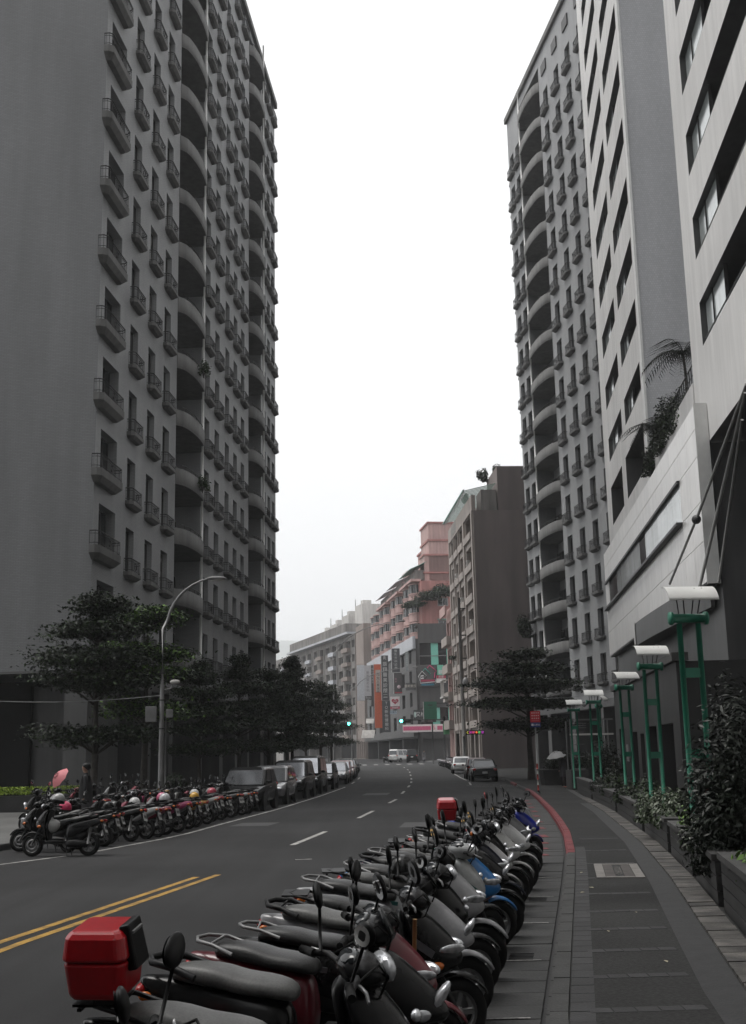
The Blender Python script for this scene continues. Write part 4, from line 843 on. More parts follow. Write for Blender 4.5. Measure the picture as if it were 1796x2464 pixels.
# palms and bushes on the terrace between the slabs
def palm(label, c, h, nf, seed, size=1.5):
    rd = random.Random(seed); P = thing('palm_plant', label, 'palm', c, 0, 'terrace palms'); b = MB(); b.tube([(0, 0, 0), (.05, 0, h * .5), (0, .05, h)], [.09, .07, .05], 7); b.build('trunk', M_BARK, P)
    for k in range(nf):
        a = 2 * PI * k / nf + rd.uniform(-.3, .3); L = size * rd.uniform(.75, 1.1); up = rd.uniform(.3, 1.0); f = MB(); pts = []
        for i in range(9): t = i / 8; pts.append(Vector((math.cos(a) * L * t, math.sin(a) * L * t, h + up * L * t - (.45 + up * .6) * L * t * t * 1.15)))
        f.tube(pts, [.02 * (1 - .8 * i / 8) for i in range(9)], 4, cap=False)
        for i in range(1, 9):
            for sgn in (-1, 1):
                for w_ in (0, .5):
                    p = pts[i] * (1 - w_) + pts[i - 1] * w_; d = Vector((-math.sin(a) * sgn + math.cos(a) * .5, math.cos(a) * sgn + math.sin(a) * .5, -.45)).normalized(); l = .42 * L * (1 - .5 * i / 8) * size / 1.5; s_ = Vector((math.cos(a), math.sin(a), 0)) * .022
                    f.add([p - s_, p + s_, p + d * l], [(0, 1, 2)])
        f.build('frond', M_LEAFD, P)
TX = lambda Y, d=.9: PX(Y) + d
palm('drooping palm leaning over the right end of the terrace railing', (TX(45.6, .1), 45.6, 14.6), 3.2, 20, 1, 1.9); palm('small palm at the left end of the terrace railing', (TX(54.3, .05), 54.3, 14.6), 2.5, 18, 2, 1.7)
shrub('shrub', 'dense dark bush in the middle of the terrace railing', 'shrub', (TX(49.6, .05), 49.6, 15.3), (.62, 3.6, 2.2), 6500, .085, [M_LEAFD, M_LEAFM], 21, 'terrace shrubs')
shrub('shrub', 'dark creeper hanging at the far end of the terrace', 'shrub', (TX(54.6, -.15), 54.6, 14.9), (.5, .9, 1.5), 1500, .08, [M_LEAFD, M_LEAFM], 22, 'terrace shrubs')
# green hedge in front of the left tower arcade
hd = thing('hedge', 'clipped bright green hedge on a low wall in front of the left arcade', 'hedge', (-13.6, 42.5, .12), R(3)); b = MB(); b.box(-5, 2.9, -.4, .4, 0, .55); b.build('low_wall', M_PLANT, hd)
rr = np.random.default_rng(5); C = np.stack([rr.uniform(-5, 2.9, 5000), rr.uniform(-.45, .45, 5000), .6 + rr.uniform(0, .26, 5000)], 1); N = rr.normal(size=C.shape) * .5 + [0, 0, 1]; N /= np.linalg.norm(N, axis=1)[:, None]; V, Q = leaf_quads(C, N, .05, rr)
link('foliage', quickmesh('foliage', V, Q, mat('lime_leaf', (.24, .34, .02), .5, var=.2, vs=3)), hd)
# roof trees on the brown block, plants along the pink flats
for i, (px, py, Y, s, lb) in enumerate([(1160, 1135, 121, .9, 'wispy roof tree beside the stair tower of the brown block'), (1195, 1122, 121, .8, 'round roof tree on the stair tower of the brown block'), (1120, 1195, 127, .7, 'small potted tree on the far roof edge of the brown block')]):
    p = at(px, py, Y); shrub('roof_tree', lb, 'tree', (p.x, p.y, p.z - 1.0 * s), (.9 * s, .9 * s, 1.7 * s), 420, .17, [M_LEAFD, M_LEAFM], 60 + i, 'roof trees', lumps=7)
for i, (px, py, Y, r, lb) in enumerate([(1065, 1432, 186, (2.6, 2.2, 1.9), 'dark bush at the corner terrace of the pink flats'), (1030, 1440, 188, (2.8, 2.5, 1.5), 'green plants on the terrace edge below the pink bays'), (1000, 1460, 191, (2.4, 3.5, 1.2), 'trailing plants along the terrace of the pink flats'), (1100, 1585, 134, (1.0, 2.5, .7), 'window-box plants on the brown block grid front'), (1262, 1530, 106, (1.0, 1.0, 2.2), 'dark creeper on the corner of the right tower')]):
    p = at(px, py, Y); shrub('shrub', lb, 'shrub', (p.x, p.y, p.z), r, 1800, .2 if Y > 150 else .13, [M_LEAFD, M_LEAFM], 80 + i, 'balcony plants')
for i, (u, z) in enumerate([(16.8, 24.2), (16.8, 17.2)]):
    p = TL.matrix_basis @ Vector((u, -.9, z)); shrub('shrub', ['potted plants trailing from an upper bowed balcony of the left tower', 'potted plants trailing from a lower bowed balcony of the left tower'][i], 'shrub', p, (.5, .9, .9), 350, .09, [M_LEAFM, M_LEAFP], 95 + i, 'balcony plants')
for i, (X, Y) in enumerate([(-8.3, 48.2), (10.6, 68)]):
    shrub('shrub', ['round clipped shrub in front of the left arcade', 'dark potted shrub by the right tower arcade'][i], 'shrub', (X, Y, .6), (.7, .7, .7), 1800, .06, [M_LEAFD, M_LEAFM], 105 + i, 'clipped shrubs')
for X, Y, w_, l_ in [(9.6, 62.5, 2.2, 1.2), (11.3, 66, 3.0, 1.4)]:
    P = thing('planter', 'dark concrete planter trough near the bus stop pole' if X < 10 else 'long dark planter trough in front of the right tower', 'planter', (X, Y, .12), R(4), 'troughs by the right tower'); b = MB(); b.prism([(-w_ / 2 + .1, -l_ / 2 + .1), (w_ / 2 - .1, -l_ / 2 + .1), (w_ / 2 - .1, l_ / 2 - .1), (-w_ / 2 + .1, l_ / 2 - .1)], 0, .75, poly2=[(-w_ / 2, -l_ / 2), (w_ / 2, -l_ / 2), (w_ / 2, l_ / 2), (-w_ / 2, l_ / 2)]); b.build('trough', M_PLANT, P); b = MB(); b.box(-w_ / 2 - .04, w_ / 2 + .04, -l_ / 2 - .04, l_ / 2 + .04, .751, .8); b.build('rim', M_CAP, P)
    shrub('shrub', 'dark bushy hedge in the trough by the bus stop pole' if X < 10 else 'dark bushy hedge in the long trough', 'shrub', (X, Y, .85), (w_ * .55, l_ * .6, 1.1), 2600, .07, [M_LEAFD, M_LEAFD], int(X * 10), 'trough hedges')
# ------------------------------------------------------------------ scooters (local x forward, y left, origin on the ground under the middle)
def ring(z, xf, xb, hw):
    L = xf - xb
    h = [(xb, hw * .86), (xb + L * .3, hw), (xb + L * .62, hw * .82), (xb + L * .88, hw * .45)]
    p = [(x, y, z) for x, y in h] + [(xf, 0, z)] + [(x, -y, z) for x, y in h[::-1]] + [(xb - .015, 0, z)]
    return p
def oring(x, hw, z0, z1, top=.75, n=10):
    zc, hz = (z0 + z1) / 2, (z1 - z0) / 2; r = []
    for k in range(n):
        t = 2 * PI * (k + .5) / n; c, s_ = math.cos(t), math.sin(t); c = math.copysign(abs(c) ** .7, c); s_ = math.copysign(abs(s_) ** .7, s_)
        r.append((x, hw * c * (top if s_ > 0 else 1), zc + hz * s_))
    return r
def wheel(r=.235, w=.1):
    t = MB(); t.lathe([(r * .66, -w * .4), (r * .8, -w * .52), (r * .93, -w * .45), (r, -w * .2), (r, w * .2), (r * .93, w * .45), (r * .8, w * .52), (r * .66, w * .4), (r * .66, -w * .4)], 'Y', (0, 0, 0), 24)
    m = MB(); m.lathe([(r * .67, -w * .36), (r * .6, -w * .3), (r * .58, 0), (r * .6, w * .3), (r * .67, w * .36)], 'Y', (0, 0, 0), 24); m.lathe([(0, -w * .45), (r * .2, -w * .45), (r * .22, 0), (r * .2, w * .45), (0, w * .45)], 'Y', (0, 0, 0), 14)
    for k in range(5):
        a = 2 * PI * k / 5; m.cbox((math.cos(a) * r * .4, 0, math.sin(a) * r * .4), (r * .44, w * .34, .035), ry=-a)
    d = MB(); d.lathe([(r * .3, w * .47), (r * .5, w * .47), (r * .5, w * .52), (r * .3, w * .52), (r * .3, w * .47)], 'Y', (0, 0, 0), 18)
    return t.mesh('wheel', M_RUB), m.mesh('rim', M_ALLOY), d.mesh('brake_disc', M_STEEL)
WH = wheel()
SC = {}
def sub(mb, name, m, lv=1): return bake(mb.mesh(name, m), lv)
PAINT0 = paint((.03, .03, .032))
def scooter_parts(style):
    P = []          # (name, mesh, location, role, parent index)
    def add(name, me, role=None, par=None, loc=(0, 0, 0)): P.append((name, me, loc, role, par)); return len(P) - 1
    w1 = add('front_wheel', WH[0], None, None, (.63, 0, .235)); add('rim', WH[1], None, w1); add('brake_disc', WH[2], None, w1)
    w2 = add('rear_wheel', WH[0], None, None, (-.62, 0, .235)); add('rim', WH[1], None, w2)
    b = MB(); rings = []
    for k in range(7):
        a = R(20 + k * 24); rr = .275; hw = .075 if 0 < k < 6 else .05
        rings.append([(.63 + math.cos(a) * rr * q, y, .235 + math.sin(a) * rr * q) for q, y in ((.9, -hw), (1.02, -hw * .7), (1.05, 0), (1.02, hw * .7), (.9, hw), (.97, 0))])
    b.loft(rings); add('front_fender', sub(b, 'front_fender', PAINT0, 1), 'dark' if style == 1 else 'body')
    b = MB()
    for s_ in (-.065, .065): b.tube([(.63, s_, .235), (.45, s_, .62)], .022, 8)
    b.tube([(.45, 0, .6), (.31, 0, 1.0)], .03, 8); add('fork', b.mesh('fork', M_IRON))
    # leg shield with beak
    if style == 0: S_ = [(.27, .37, .29, .12), (.40, .40, .30, .17), (.50, .44, .31, .19), (.56, .70, .32, .185), (.64, .71, .31, .19), (.76, .62, .295, .185), (.87, .50, .275, .155), (.95, .40, .26, .12)]
    elif style == 1: S_ = [(.27, .36, .29, .13), (.42, .40, .30, .18), (.54, .48, .31, .2), (.60, .60, .32, .2), (.70, .60, .31, .2), (.80, .54, .30, .19), (.90, .45, .28, .165), (.96, .39, .26, .13)]
    else: S_ = [(.27, .36, .29, .12), (.40, .39, .30, .16), (.50, .45, .31, .175), (.57, .74, .33, .16), (.63, .75, .33, .165), (.72, .68, .31, .175), (.84, .54, .29, .15), (.93, .42, .27, .115)]
    b = MB(); b.loft([ring(*s_) for s_ in S_]); add('leg_shield', sub(b, 'leg_shield', PAINT0, 2), 'body')
    b = MB(); b.loft([[(x - .03, y * .93, z) for x, y, z in ring(z_, xb + .03, xb - .02, hw)] for z_, xf, xb, hw in S_]); add('inner_panel', sub(b, 'inner_panel', M_BLK, 1))
    # lower front mask
    b = MB(); b.loft([ring(.47, .50, .33, .14), ring(.53, .62 if style != 1 else .52, .34, .15), ring(.575, .66 if style != 1 else .56, .34, .13)]); add('front_mask', sub(b, 'front_mask', M_BLK, 1), 'accent')
    # headlights
    if style == 0:
        for s_ in (-1, 1):
            b = MB(); rot = Matrix.Rotation(s_ * R(62), 3, 'Z') @ Matrix.Rotation(R(28), 3, 'Y'); b.ell((.60, s_ * .098, .69), (.022, .115, .042), rot=rot); h = add('headlight', b.mesh('headlight', M_LENS))
    elif style == 1:
        b = MB(); b.ell((.445, 0, 1.015), (.045, .115, .062)); add('headlight', b.mesh('headlight', M_LENS))
        for s_ in (-1, 1): b = MB(); b.ell((.565, s_ * .13, .76), (.025, .035, .028)); add('position_lamp', b.mesh('position_lamp', M_LENS))
    else:
        b = MB(); rot = Matrix.Rotation(R(35), 3, 'Y'); b.ell((.68, 0, .69), (.03, .08, .095), rot=rot); add('headlight', b.mesh('headlight', M_LENS))
        for s_ in (-1, 1): b = MB(); b.ell((.60, s_ * .12, .63), (.05, .015, .03), rot=Matrix.Rotation(s_ * R(-25), 3, 'Z')); add('position_lamp', b.mesh('position_lamp', M_LENS))
    for s_ in (-1, 1):
        b = MB(); b.ell((.49 if style != 1 else .45, s_ * .185, .60), (.055, .022, .03), rot=Matrix.Rotation(s_ * R(-22), 3, 'Z')); add('turn_signal', b.mesh('turn_signal', M_AMBER))
    # side stripes on the shield
    for s_ in (-1, 1):
        b = MB(); b.cbox((.40, s_ * .187, .72), (.16, .012, .05), ry=R(35), rz=s_ * R(-12)); add('trim_strip', b.mesh('trim_strip', M_IRON), 'accent')
    # handlebar
    b = MB(); b.ell((.34, 0, 1.02), (.115, .15 if style != 2 else .13, .075), nu=14, nv=8, rot=Matrix.Rotation(R(20), 3, 'Y')); add('handlebar_cover', b.mesh('handlebar_cover', PAINT0), 'body' if style == 1 else 'dark')
    b = MB(); b.ell((.285, 0, 1.075), (.05, .09, .03), rot=Matrix.Rotation(R(-25), 3, 'Y')); add('instrument_panel', b.mesh('instrument_panel', M_GLASS))
    b = MB(); b.tube([(.2, -.27, 1.035), (.25, -.2, 1.04), (.28, -.1, 1.02), (.28, .1, 1.02), (.25, .2, 1.04), (.2, .27, 1.035)], .016, 7); add('handlebar', b.mesh('handlebar', M_IRON))
    for s_ in (-1, 1):
        b = MB(); b.tube([(.2, s_ * .25, 1.036), (.17, s_ * .36, 1.03)], [.021, .019], 8); g = add('grip', b.mesh('grip', M_RUB))
        b = MB(); b.tube([(.245, s_ * .24, 1.03), (.255, s_ * .3, 1.02), (.23, s_ * .4, 1.015)], [.011, .009, .007], 5); add('brake_lever', b.mesh('brake_lever', M_ALLOY), None, g)
        b = MB(); b.tube([(.22, s_ * .22, 1.05), (.235, s_ * .27, 1.14), (.25, s_ * .31, 1.22)], .008, 6); m1 = add('mirror', b.mesh('mirror', M_BLK))
        rot = Matrix.Rotation(s_ * R(-14), 3, 'Z') @ Matrix.Rotation(R(-8), 3, 'Y')
        mr_ = (.078, .052) if style != 0 else (.058, .088)
        b = MB(); b.ell((.25, s_ * .335, 1.265), (.022, *mr_), nu=14, nv=8, rot=rot @ Matrix.Rotation(s_ * R(24), 3, 'X')); add('mirror_shell', b.mesh('mirror_shell', M_BLK), None, m1)
        b = MB(); v = []; r2 = rot @ Matrix.Rotation(s_ * R(24), 3, 'X')
        for k in range(16): t = 2 * PI * k / 16; v.append(Vector((.25, s_ * .335, 1.265)) + r2 @ Vector((-.0195, mr_[0] * .84 * math.cos(t), mr_[1] * .84 * math.sin(t))))
        b.add(v, [tuple(range(16))]); add('mirror_glass', b.mesh('mirror_glass', M_MIRR), None, m1)
    # floor and body
    b = MB(); b.loft([oring(.38, .13, .26, .33, 1), oring(.2, .16, .25, .335, 1), oring(-.14, .17, .25, .34, 1)]); add('footboard', sub(b, 'footboard', M_BLK, 1))
    b = MB(); b.loft([oring(-.10, .13, .28, .64), oring(-.17, .165, .29, .69), oring(-.32, .185, .36, .73), oring(-.5, .18, .47, .755), oring(-.74, .135, .58, .78), oring(-.93, .07, .68, .785), oring(-.98, .03, .71, .78)]); add('rear_body', sub(b, 'rear_body', PAINT0, 1), 'body')
    b = MB(); b.loft([oring(-.1, .14, .24, .46, .9), oring(-.3, .15, .26, .46, .9), oring(-.62, .12, .36, .55, .9)]); add('under_cover', sub(b, 'under_cover', M_BLK, 1))
    st = MB(); st.loft([oring(-.08, .09, .66, .725, .85), oring(-.13, .125, .67, .765, .85), oring(-.25, .15, .69, .79, .85), oring(-.39, .15, .70, .80, .85), oring(-.47, .145, .72, .835, .85), oring(-.62, .13, .74, .855, .85), oring(-.76, .085, .76, .845, .85), oring(-.79, .05, .77, .82, .85)]); add('seat', sub(st, 'seat', M_SEAT, 1))
    b = MB(); b.tube([(-.62, .14, .80), (-.76, .125, .85), (-.88, .085, .865), (-.92, 0, .868), (-.88, -.085, .865), (-.76, -.125, .85), (-.62, -.14, .80)], .012 if style != 2 else .02, 7); b.tube([(-.78, .11, .852), (-.78, -.11, .852)], .009, 6); add('grab_rail', b.mesh('grab_rail', M_STEEL if style == 0 else M_BLK))
    b = MB(); b.ell((-.965, 0, .715), (.035, .085, .03)); add('tail_light', b.mesh('tail_light', M_TAIL))
    for s_ in (-1, 1): b = MB(); b.ell((-.91, s_ * .115, .70), (.04, .022, .025)); add('turn_signal', b.mesh('turn_signal', M_AMBER))
    b = MB(); b.prism([(-.86, -.06), (-.86, .06), (-.98, .075), (-.98, -.075)], 0, 0.01); b = MB(); b.cbox((-.93, 0, .52), (.015, .15, .34), ry=R(24)); add('mudguard', b.mesh('mudguard', M_BLK))
    b = MB(); b.cbox((-.965, 0, .555), (.008, .155, .19), ry=R(20)); pl_ = add('number_plate', b.mesh('number_plate', M_PLATE))
    b = MB()
    for i in range(3): b.cbox((-.972 + .0, -.045 + i * .045, .558), (.004, .024, .075), ry=R(20))
    add('plate_digits', b.mesh('plate_digits', M_TXT), None, pl_)
    b = MB(); b.loft([oring(-.1, .09, .17, .33, 1), oring(-.35, .11, .15, .36, 1), oring(-.68, .06, .19, .29, 1)]); b.v = [(x, y + .08, z) for x, y, z in b.v]; add('engine', sub(b, 'engine', M_IRON, 1))
    b = MB(); b.tube([(-.15, -.13, .2), (-.35, -.15, .19), (-.45, -.165, .21), (-.9, -.175, .31)], [.02, .025, .05, .055], 10); e = add('exhaust', b.mesh('exhaust', M_IRON)); b = MB(); b.cbox((-.66, -.225, .27), (.3, .012, .07), ry=R(12)); add('heat_shield', b.mesh('heat_shield', M_ALLOY), None, e)
    b = MB(); b.tube([(-.62, .11, .24), (-.68, .12, .58)], .028, 8); add('shock_absorber', b.mesh('shock_absorber', M_STEEL))
    for s_ in (-1, 1):                         # decals, cables, foot mat
        b = MB(); b.cbox((-.45, s_ * .186, .62), (.34, .008, .035), ry=R(10)); add('side_strip', b.mesh('side_strip', M_IRON), 'accent')
        b = MB(); b.tube([(.25, s_ * .2, 1.03), (.36, s_ * .17, 1.08), (.43, s_ * .1, 1.0), (.40, s_ * .05, .9)], .006, 5); add('cable', b.mesh('cable', M_RUB), 'front')
    b = MB(); b.box(-.08, .26, -.12, .12, .338, .348); add('foot_mat', b.mesh('foot_mat', M_RUB))
    b = MB(); b.tube([(.235, 0, .72), (.20, 0, .73), (.19, 0, .69)], .008, 5); add('bag_hook', b.mesh('bag_hook', M_STEEL))
    b = MB(); b.cbox((.245, 0, .84), (.01, .05, .05), ry=R(-12)); add('ignition_lock', b.mesh('ignition_lock', M_STEEL))
    if style == 2:
        b = MB(); b.loft([[(.43, -.13, 1.0), (.45, 0, 1.0), (.43, .13, 1.0), (.435, 0, 1.0)], [(.36, -.10, 1.13), (.385, 0, 1.14), (.36, .10, 1.13), (.375, 0, 1.135)]]); add('fly_screen', b.mesh('fly_screen', M_GLASS), 'front')
    if style == 1:
        b = MB(); b.box(-.98, -.76, -.1, .1, .862, .874); b.box(-.95, -.93, -.12, .12, .85, .862); add('rear_rack', b.mesh('rear_rack', M_BLK))
    b = MB(); b.tube([(-.16, .13, .2), (-.2, .17, .0)], .012, 5); b.tube([(-.16, -.13, .2), (-.2, -.17, .0)], .012, 5); add('centre_stand', b.mesh('centre_stand', M_IRON))
    return P
STY = [scooter_parts(s_) for s_ in range(3)]
SR = random.Random(12)
FRONT = {'front_wheel', 'front_fender', 'fork', 'handlebar_cover', 'instrument_panel', 'handlebar', 'grip', 'mirror', 'cable', 'fly_screen'}
def scooter(style, x, y, head, c, label, group, accent=None, lean=-5, steer=0., seatm=None, plates=True, z=None):
    """head: compass direction of travel, degrees from +X towards +Y"""
    T = thing('scooter', label, 'scooter', (x, y, gz(y) if z is None else z), 0, group); T.rotation_euler = (R(lean), 0, R(head)); objs = []; sc_ = SR.uniform(.95, 1.03); T.scale = (.94 * sc_, .96, .97 * sc_)
    pc = paint(c); ac = paint(accent) if accent else None
    for name, me, loc, role, par in STY[style]:
        o = link(name, me, objs[par] if par is not None else T, loc); objs.append(o)
        if steer and par is None and (name in FRONT or (name == 'headlight' and style == 1)):
            q = Matrix.Rotation(steer, 3, 'Z'); pv = Vector((.44, 0, 0)); o.location = pv + q @ (Vector(loc) - pv); o.rotation_euler = (0, 0, steer)
        m_ = pc if role == 'body' else ac if (role == 'accent' and ac) else None
        if m_: o.material_slots[0].link = 'OBJECT'; o.material_slots[0].material = m_
        if name == 'seat' and seatm: o.material_slots[0].link = 'OBJECT'; o.material_slots[0].material = seatm
    return T
def top_box(label, T, c, x=-.86, z=.9, s=1.):
    """moulded box bolted to the rack"""
    B = thing('top_box', label, 'box', (0, 0, 0)); B.matrix_world = T.matrix_basis @ Matrix.Translation((x, 0, z)); m_ = paint(c, .3, .3); sx, sy, sz = .40 * s, .42 * s, .40 * s
    b = MB(); b.loft([[(a * sx / 2 * k, q * sy / 2 * k, zz) for a, q in ((-1, -.8), (-.8, -1), (.8, -1), (1, -.8), (1, .8), (.8, 1), (-.8, 1), (-1, .8))] for k, zz in ((.82, 0), (.9, .03), (1.0, sz * .55))], sm=False); b.build('tub', m_, B, bev=.012)
    b = MB(); b.loft([[(a * sx / 2 * k, q * sy / 2 * k, zz) for a, q in ((-1, -.8), (-.8, -1), (.8, -1), (1, -.8), (1, .8), (.8, 1), (-.8, 1), (-1, .8))] for k, zz in ((1.03, sz * .57), (1.03, sz * .62), (.95, sz * .9), (.78, sz))], sm=False); b.build('lid', m_, B, bev=.015)
    b = MB(); b.cbox((sx * .49, 0, sz * .72), (.05, .17, .2), ry=R(-12)); b.build('backrest_pad', M_BLK, B, bev=.012)
    b = MB(); b.cbox((sx * .46, 0, sz * .93), (.06, .12, .012)); b.build('latch', M_STEEL, B); return B
# right-hand row: noses towards the kerb
RR = 'scooters parked nose-in along the right kerb'
SEATG = mat('grey_dusty_vinyl', (.085, .085, .082), .45, var=.3, vs=6, fine=.2, fs=80)
row = [(1, 3.9, (.018, .018, .019), None, 'black scooter cut by the bottom left corner, only its bars and mirrors showing', None),
       (1, 5.4, (.03, .03, .032), None, 'nearest black scooter with grey seat and red box, its front cut by the frame', SEATG),
       (2, 6.3, (.02, .02, .021), None, 'black scooter with big clear headlight at the bottom centre', SEATG),
       (0, 7.15, (.12, .008, .016), (.13, .008, .016), 'dark maroon scooter with amber signal at the bottom edge', None),
       (0, 7.95, (.016, .016, .017), (.10, .10, .11), 'black scooter with grey side stripe next to the maroon one', None),
       (2, 8.75, (.27, .27, .28), (.14, .14, .145), 'dull silver scooter with long slanted headlamp', SEATG),
       (1, 9.5, (.014, .014, .015), None, 'black round-nosed scooter wedged between the two silver ones', None),
       (0, 10.25, (.30, .30, .31), None, 'grey silver scooter with large spoked front wheel', None),
       (1, 11.0, (.40, .41, .41), (.02, .12, .11), 'pale silver scooter with a teal front stripe', SEATG),
       (0, 11.75, (.008, .13, .36), (.2, .10, .10), 'bright blue and grey scooter with a red reflector', None),
       (2, 12.5, (.018, .018, .02), None, 'black scooter with bright twin lamps beyond the blue one', None),
       (0, 13.25, (.013, .015, .03), None, 'navy black scooter in the middle of the right row', None),
       (2, 14.0, (.42, .42, .42), None, 'light silver scooter with long pale beak', SEATG),
       (1, 14.8, (.02, .02, .02), None, 'black scooter between the light silver and the pale grey one', None),
       (0, 15.6, (.44, .44, .43), (.3, .3, .3), 'pale grey scooter sixth from the far end of the right row', None),
       (2, 16.45, (.55, .55, .55), None, 'off-white scooter fifth from the far end of the right row', None),
       (1, 17.3, (.02, .02, .022), None, 'black scooter fourth from the far end of the right row', None),
       (0, 18.2, (.16, .16, .165), None, 'dark silver scooter third from the far end of the right row', None),
       (2, 19.1, (.05, .05, .052), None, 'charcoal scooter carrying the far red box', None),
       (2, 20.1, (.008, .02, .26), None, 'deep blue scooter at the far end of the right row', None)]
rd = random.Random(4); RS = []
for i, (st, y, c, ac, lb, sm_) in enumerate(row):
    hd_ = -5 + rd.gauss(0, 6) + (-6 if i < 4 else 0); T = scooter(st, kr(y) - 1.16 + rd.uniform(-.06, .06) + (-.22 if i == 0 else .09 if i == 1 else 0), y, hd_, c, lb, RR, ac, lean=rd.uniform(3, 9), seatm=sm_, steer=R(rd.uniform(6, 34))); RS.append(T)
b = MB(); b.lathe([(0, .003), (.028, .003), (.03, 0)], 'Y', (0, 0, 0), 16); o = b.build('reflector', M_TAIL, RS[9]); o.location = (.44, -.195, .62)
top_box('red delivery box on the nearest scooter, black pad on its front', RS[1], (.42, .006, .012), z=.9, s=.74); top_box('far red delivery box on the charcoal scooter', RS[18], (.36, .006, .012), x=-.7, s=.86)
b = MB(); b.tube([(.02, 0, .06), (.1, .02, .5), (.12, .03, .85)], .014, 8); o = b.build('cane', mat('bamboo', (.35, .20, .07), .5)); o.matrix_world = RS[3].matrix_basis @ Matrix.Translation((.38, .2, .1)); tag(o, 'thin tan stick leaning on the maroon scooter', 'stick')
# left-hand row: tails towards the road
cols = [(.02, .02, .02), (.03, .03, .032), (.02, .02, .021), (.02, .02, .02), (.02, .02, .02), (.30, .30, .30), (.20, .02, .045), (.02, .02, .025), (.30, .02, .10), (.22, .22, .22), (.02, .02, .02), (.36, .19, .02), (.03, .03, .03), (.26, .26, .25), (.03, .03, .03), (.2, .02, .04), (.02, .02, .02), (.18, .18, .18), (.05, .05, .05), (.02, .02, .02), (.16, .16, .16), (.02, .02, .03)]
nm = {(.24, .012, .05): 'crimson', (.30, .30, .30): 'white-silver', (.20, .02, .045): 'red', (.30, .02, .10): 'pink', (.36, .19, .02): 'yellow', (.26, .26, .25): 'pale grey', (.2, .02, .04): 'dark red', (.22, .22, .22): 'grey', (.18, .18, .18): 'mid-grey', (.16, .16, .16): 'dull silver'}
LR = 'scooters parked tail-out along the left kerb'; ords = 'first second third fourth fifth sixth seventh eighth ninth tenth eleventh twelfth thirteenth fourteenth fifteenth sixteenth seventeenth eighteenth nineteenth twentieth twenty-first twenty-second'.split()
y = 25.1; T0 = scooter(1, -6.35, 24.0, 176, (.02, .02, .021), 'black scooter parked crossways at the near end of the left row', LR, lean=6)
for i, c in enumerate(cols):
    col = nm.get(c, 'black'); scooter((i * 2 + i // 3) % 3, ll(y) - .98 - abs(rd.gauss(0, .14)), y, 160 + rd.gauss(0, 6), c, f'{col} scooter, {ords[i]} in the left row counting from the crossways one', LR, lean=rd.uniform(3, 9), accent=c if i % 2 else None, steer=R(rd.uniform(-5, 32))); y += .715
for i in range(2, 9):                                   # a second, looser row behind on the footway
    yy = 27 + i * 1.45; c = rd.choice([(.02, .02, .02), (.25, .25, .25), (.02, .02, .02), (.2, .015, .03)])
    scooter(i % 3, kl(yy) - 1.15, yy, 150 + rd.uniform(-10, 10), c, f'{"black" if c[0] < .1 else "silver" if c[1] > .1 else "red"} scooter, {ords[i]} in the back row on the left footway', 'scooters standing on the left footway', z=.12, lean=5, steer=R(rd.uniform(0, 30)))
# helmets and bags left on the scooters
def helmet(label, T, loc, c, r=.14, grp='helmets left on the scooters'):
    Hh = thing('helmet', label, 'helmet', (0, 0, 0), 0, grp); Hh.matrix_world = T.matrix_basis @ Matrix.Translation(loc) @ Matrix.Rotation(rd.uniform(-1, 1), 4, 'Z') @ Matrix.Rotation(rd.uniform(-.3, .3), 4, 'X')
    b = MB(); n = 14; prof = [(r * math.cos(a), r * 1.02 * math.sin(a)) for a in np.linspace(-.25, PI / 2, 8)]; b.lathe(prof + [(0, r * 1.02)], 'Z', (0, 0, .05), 18); b.build('shell', paint(c), Hh)
    b = MB(); b.lathe([(r * .99, -.045), (r * 1.03, -.03), (r * 1.03, -.015), (r * .99, 0)], 'Z', (0, 0, .03), 18); b.build('rim', M_BLK, Hh); b = MB(); b.tube([(r * 1.02 * math.cos(a), r * 1.02 * math.sin(a), .03 - .01 * abs(a)) for a in np.linspace(-.9, .9, 9)], .03, 6); b.build('peak', M_BLK, Hh)
LS = [o for o in S.objects if o.name.startswith('scooter') and o.parent is None and o.get('group') == LR]
for k, (c, cn_) in {2: ((.5, .03, .10), 'crimson'), 4: ((.02, .02, .02), 'black'), 6: ((.5, .5, .5), 'white'), 8: ((.42, .42, .43), 'silver'), 9: ((.5, .10, .2), 'pink'), 12: ((.55, .30, .02), 'yellow'), 14: ((.5, .5, .5), 'off-white'), 16: ((.35, .02, .05), 'dark red'), 18: ((.3, .3, .3), 'grey')}.items():
    helmet(f'{cn_} helmet lying on a seat in the left scooter row', LS[k], (-.2 if k % 4 else -.55, 0, .82), c, .15)
helmet('grey helmet on the bars of the crossways left scooter', LS[0], (.1, .1, 1.1), (.3, .3, .3))
helmet('black helmet on the seat of the pale silver scooter', RS[8], (-.2, 0, .80), (.02, .02, .02))
b = MB(); b.ell((0, 0, 0), (.17, .13, .14), nu=14, nv=9); b.ell((.02, 0, .13), (.03, .05, .05)); b.v = [(x * (1 + .12 * math.sin(9 * z + 5 * y)), y * (1 + .15 * math.sin(11 * x)), z) for x, y, z in b.v]; o = b.build('plastic_bag', flat((.4, .4, .39), .5)); o.matrix_world = LS[0].matrix_basis @ Matrix.Translation((.22, .0, .62)); tag(o, 'pale plastic bag hooked on the crossways left scooter', 'bag')
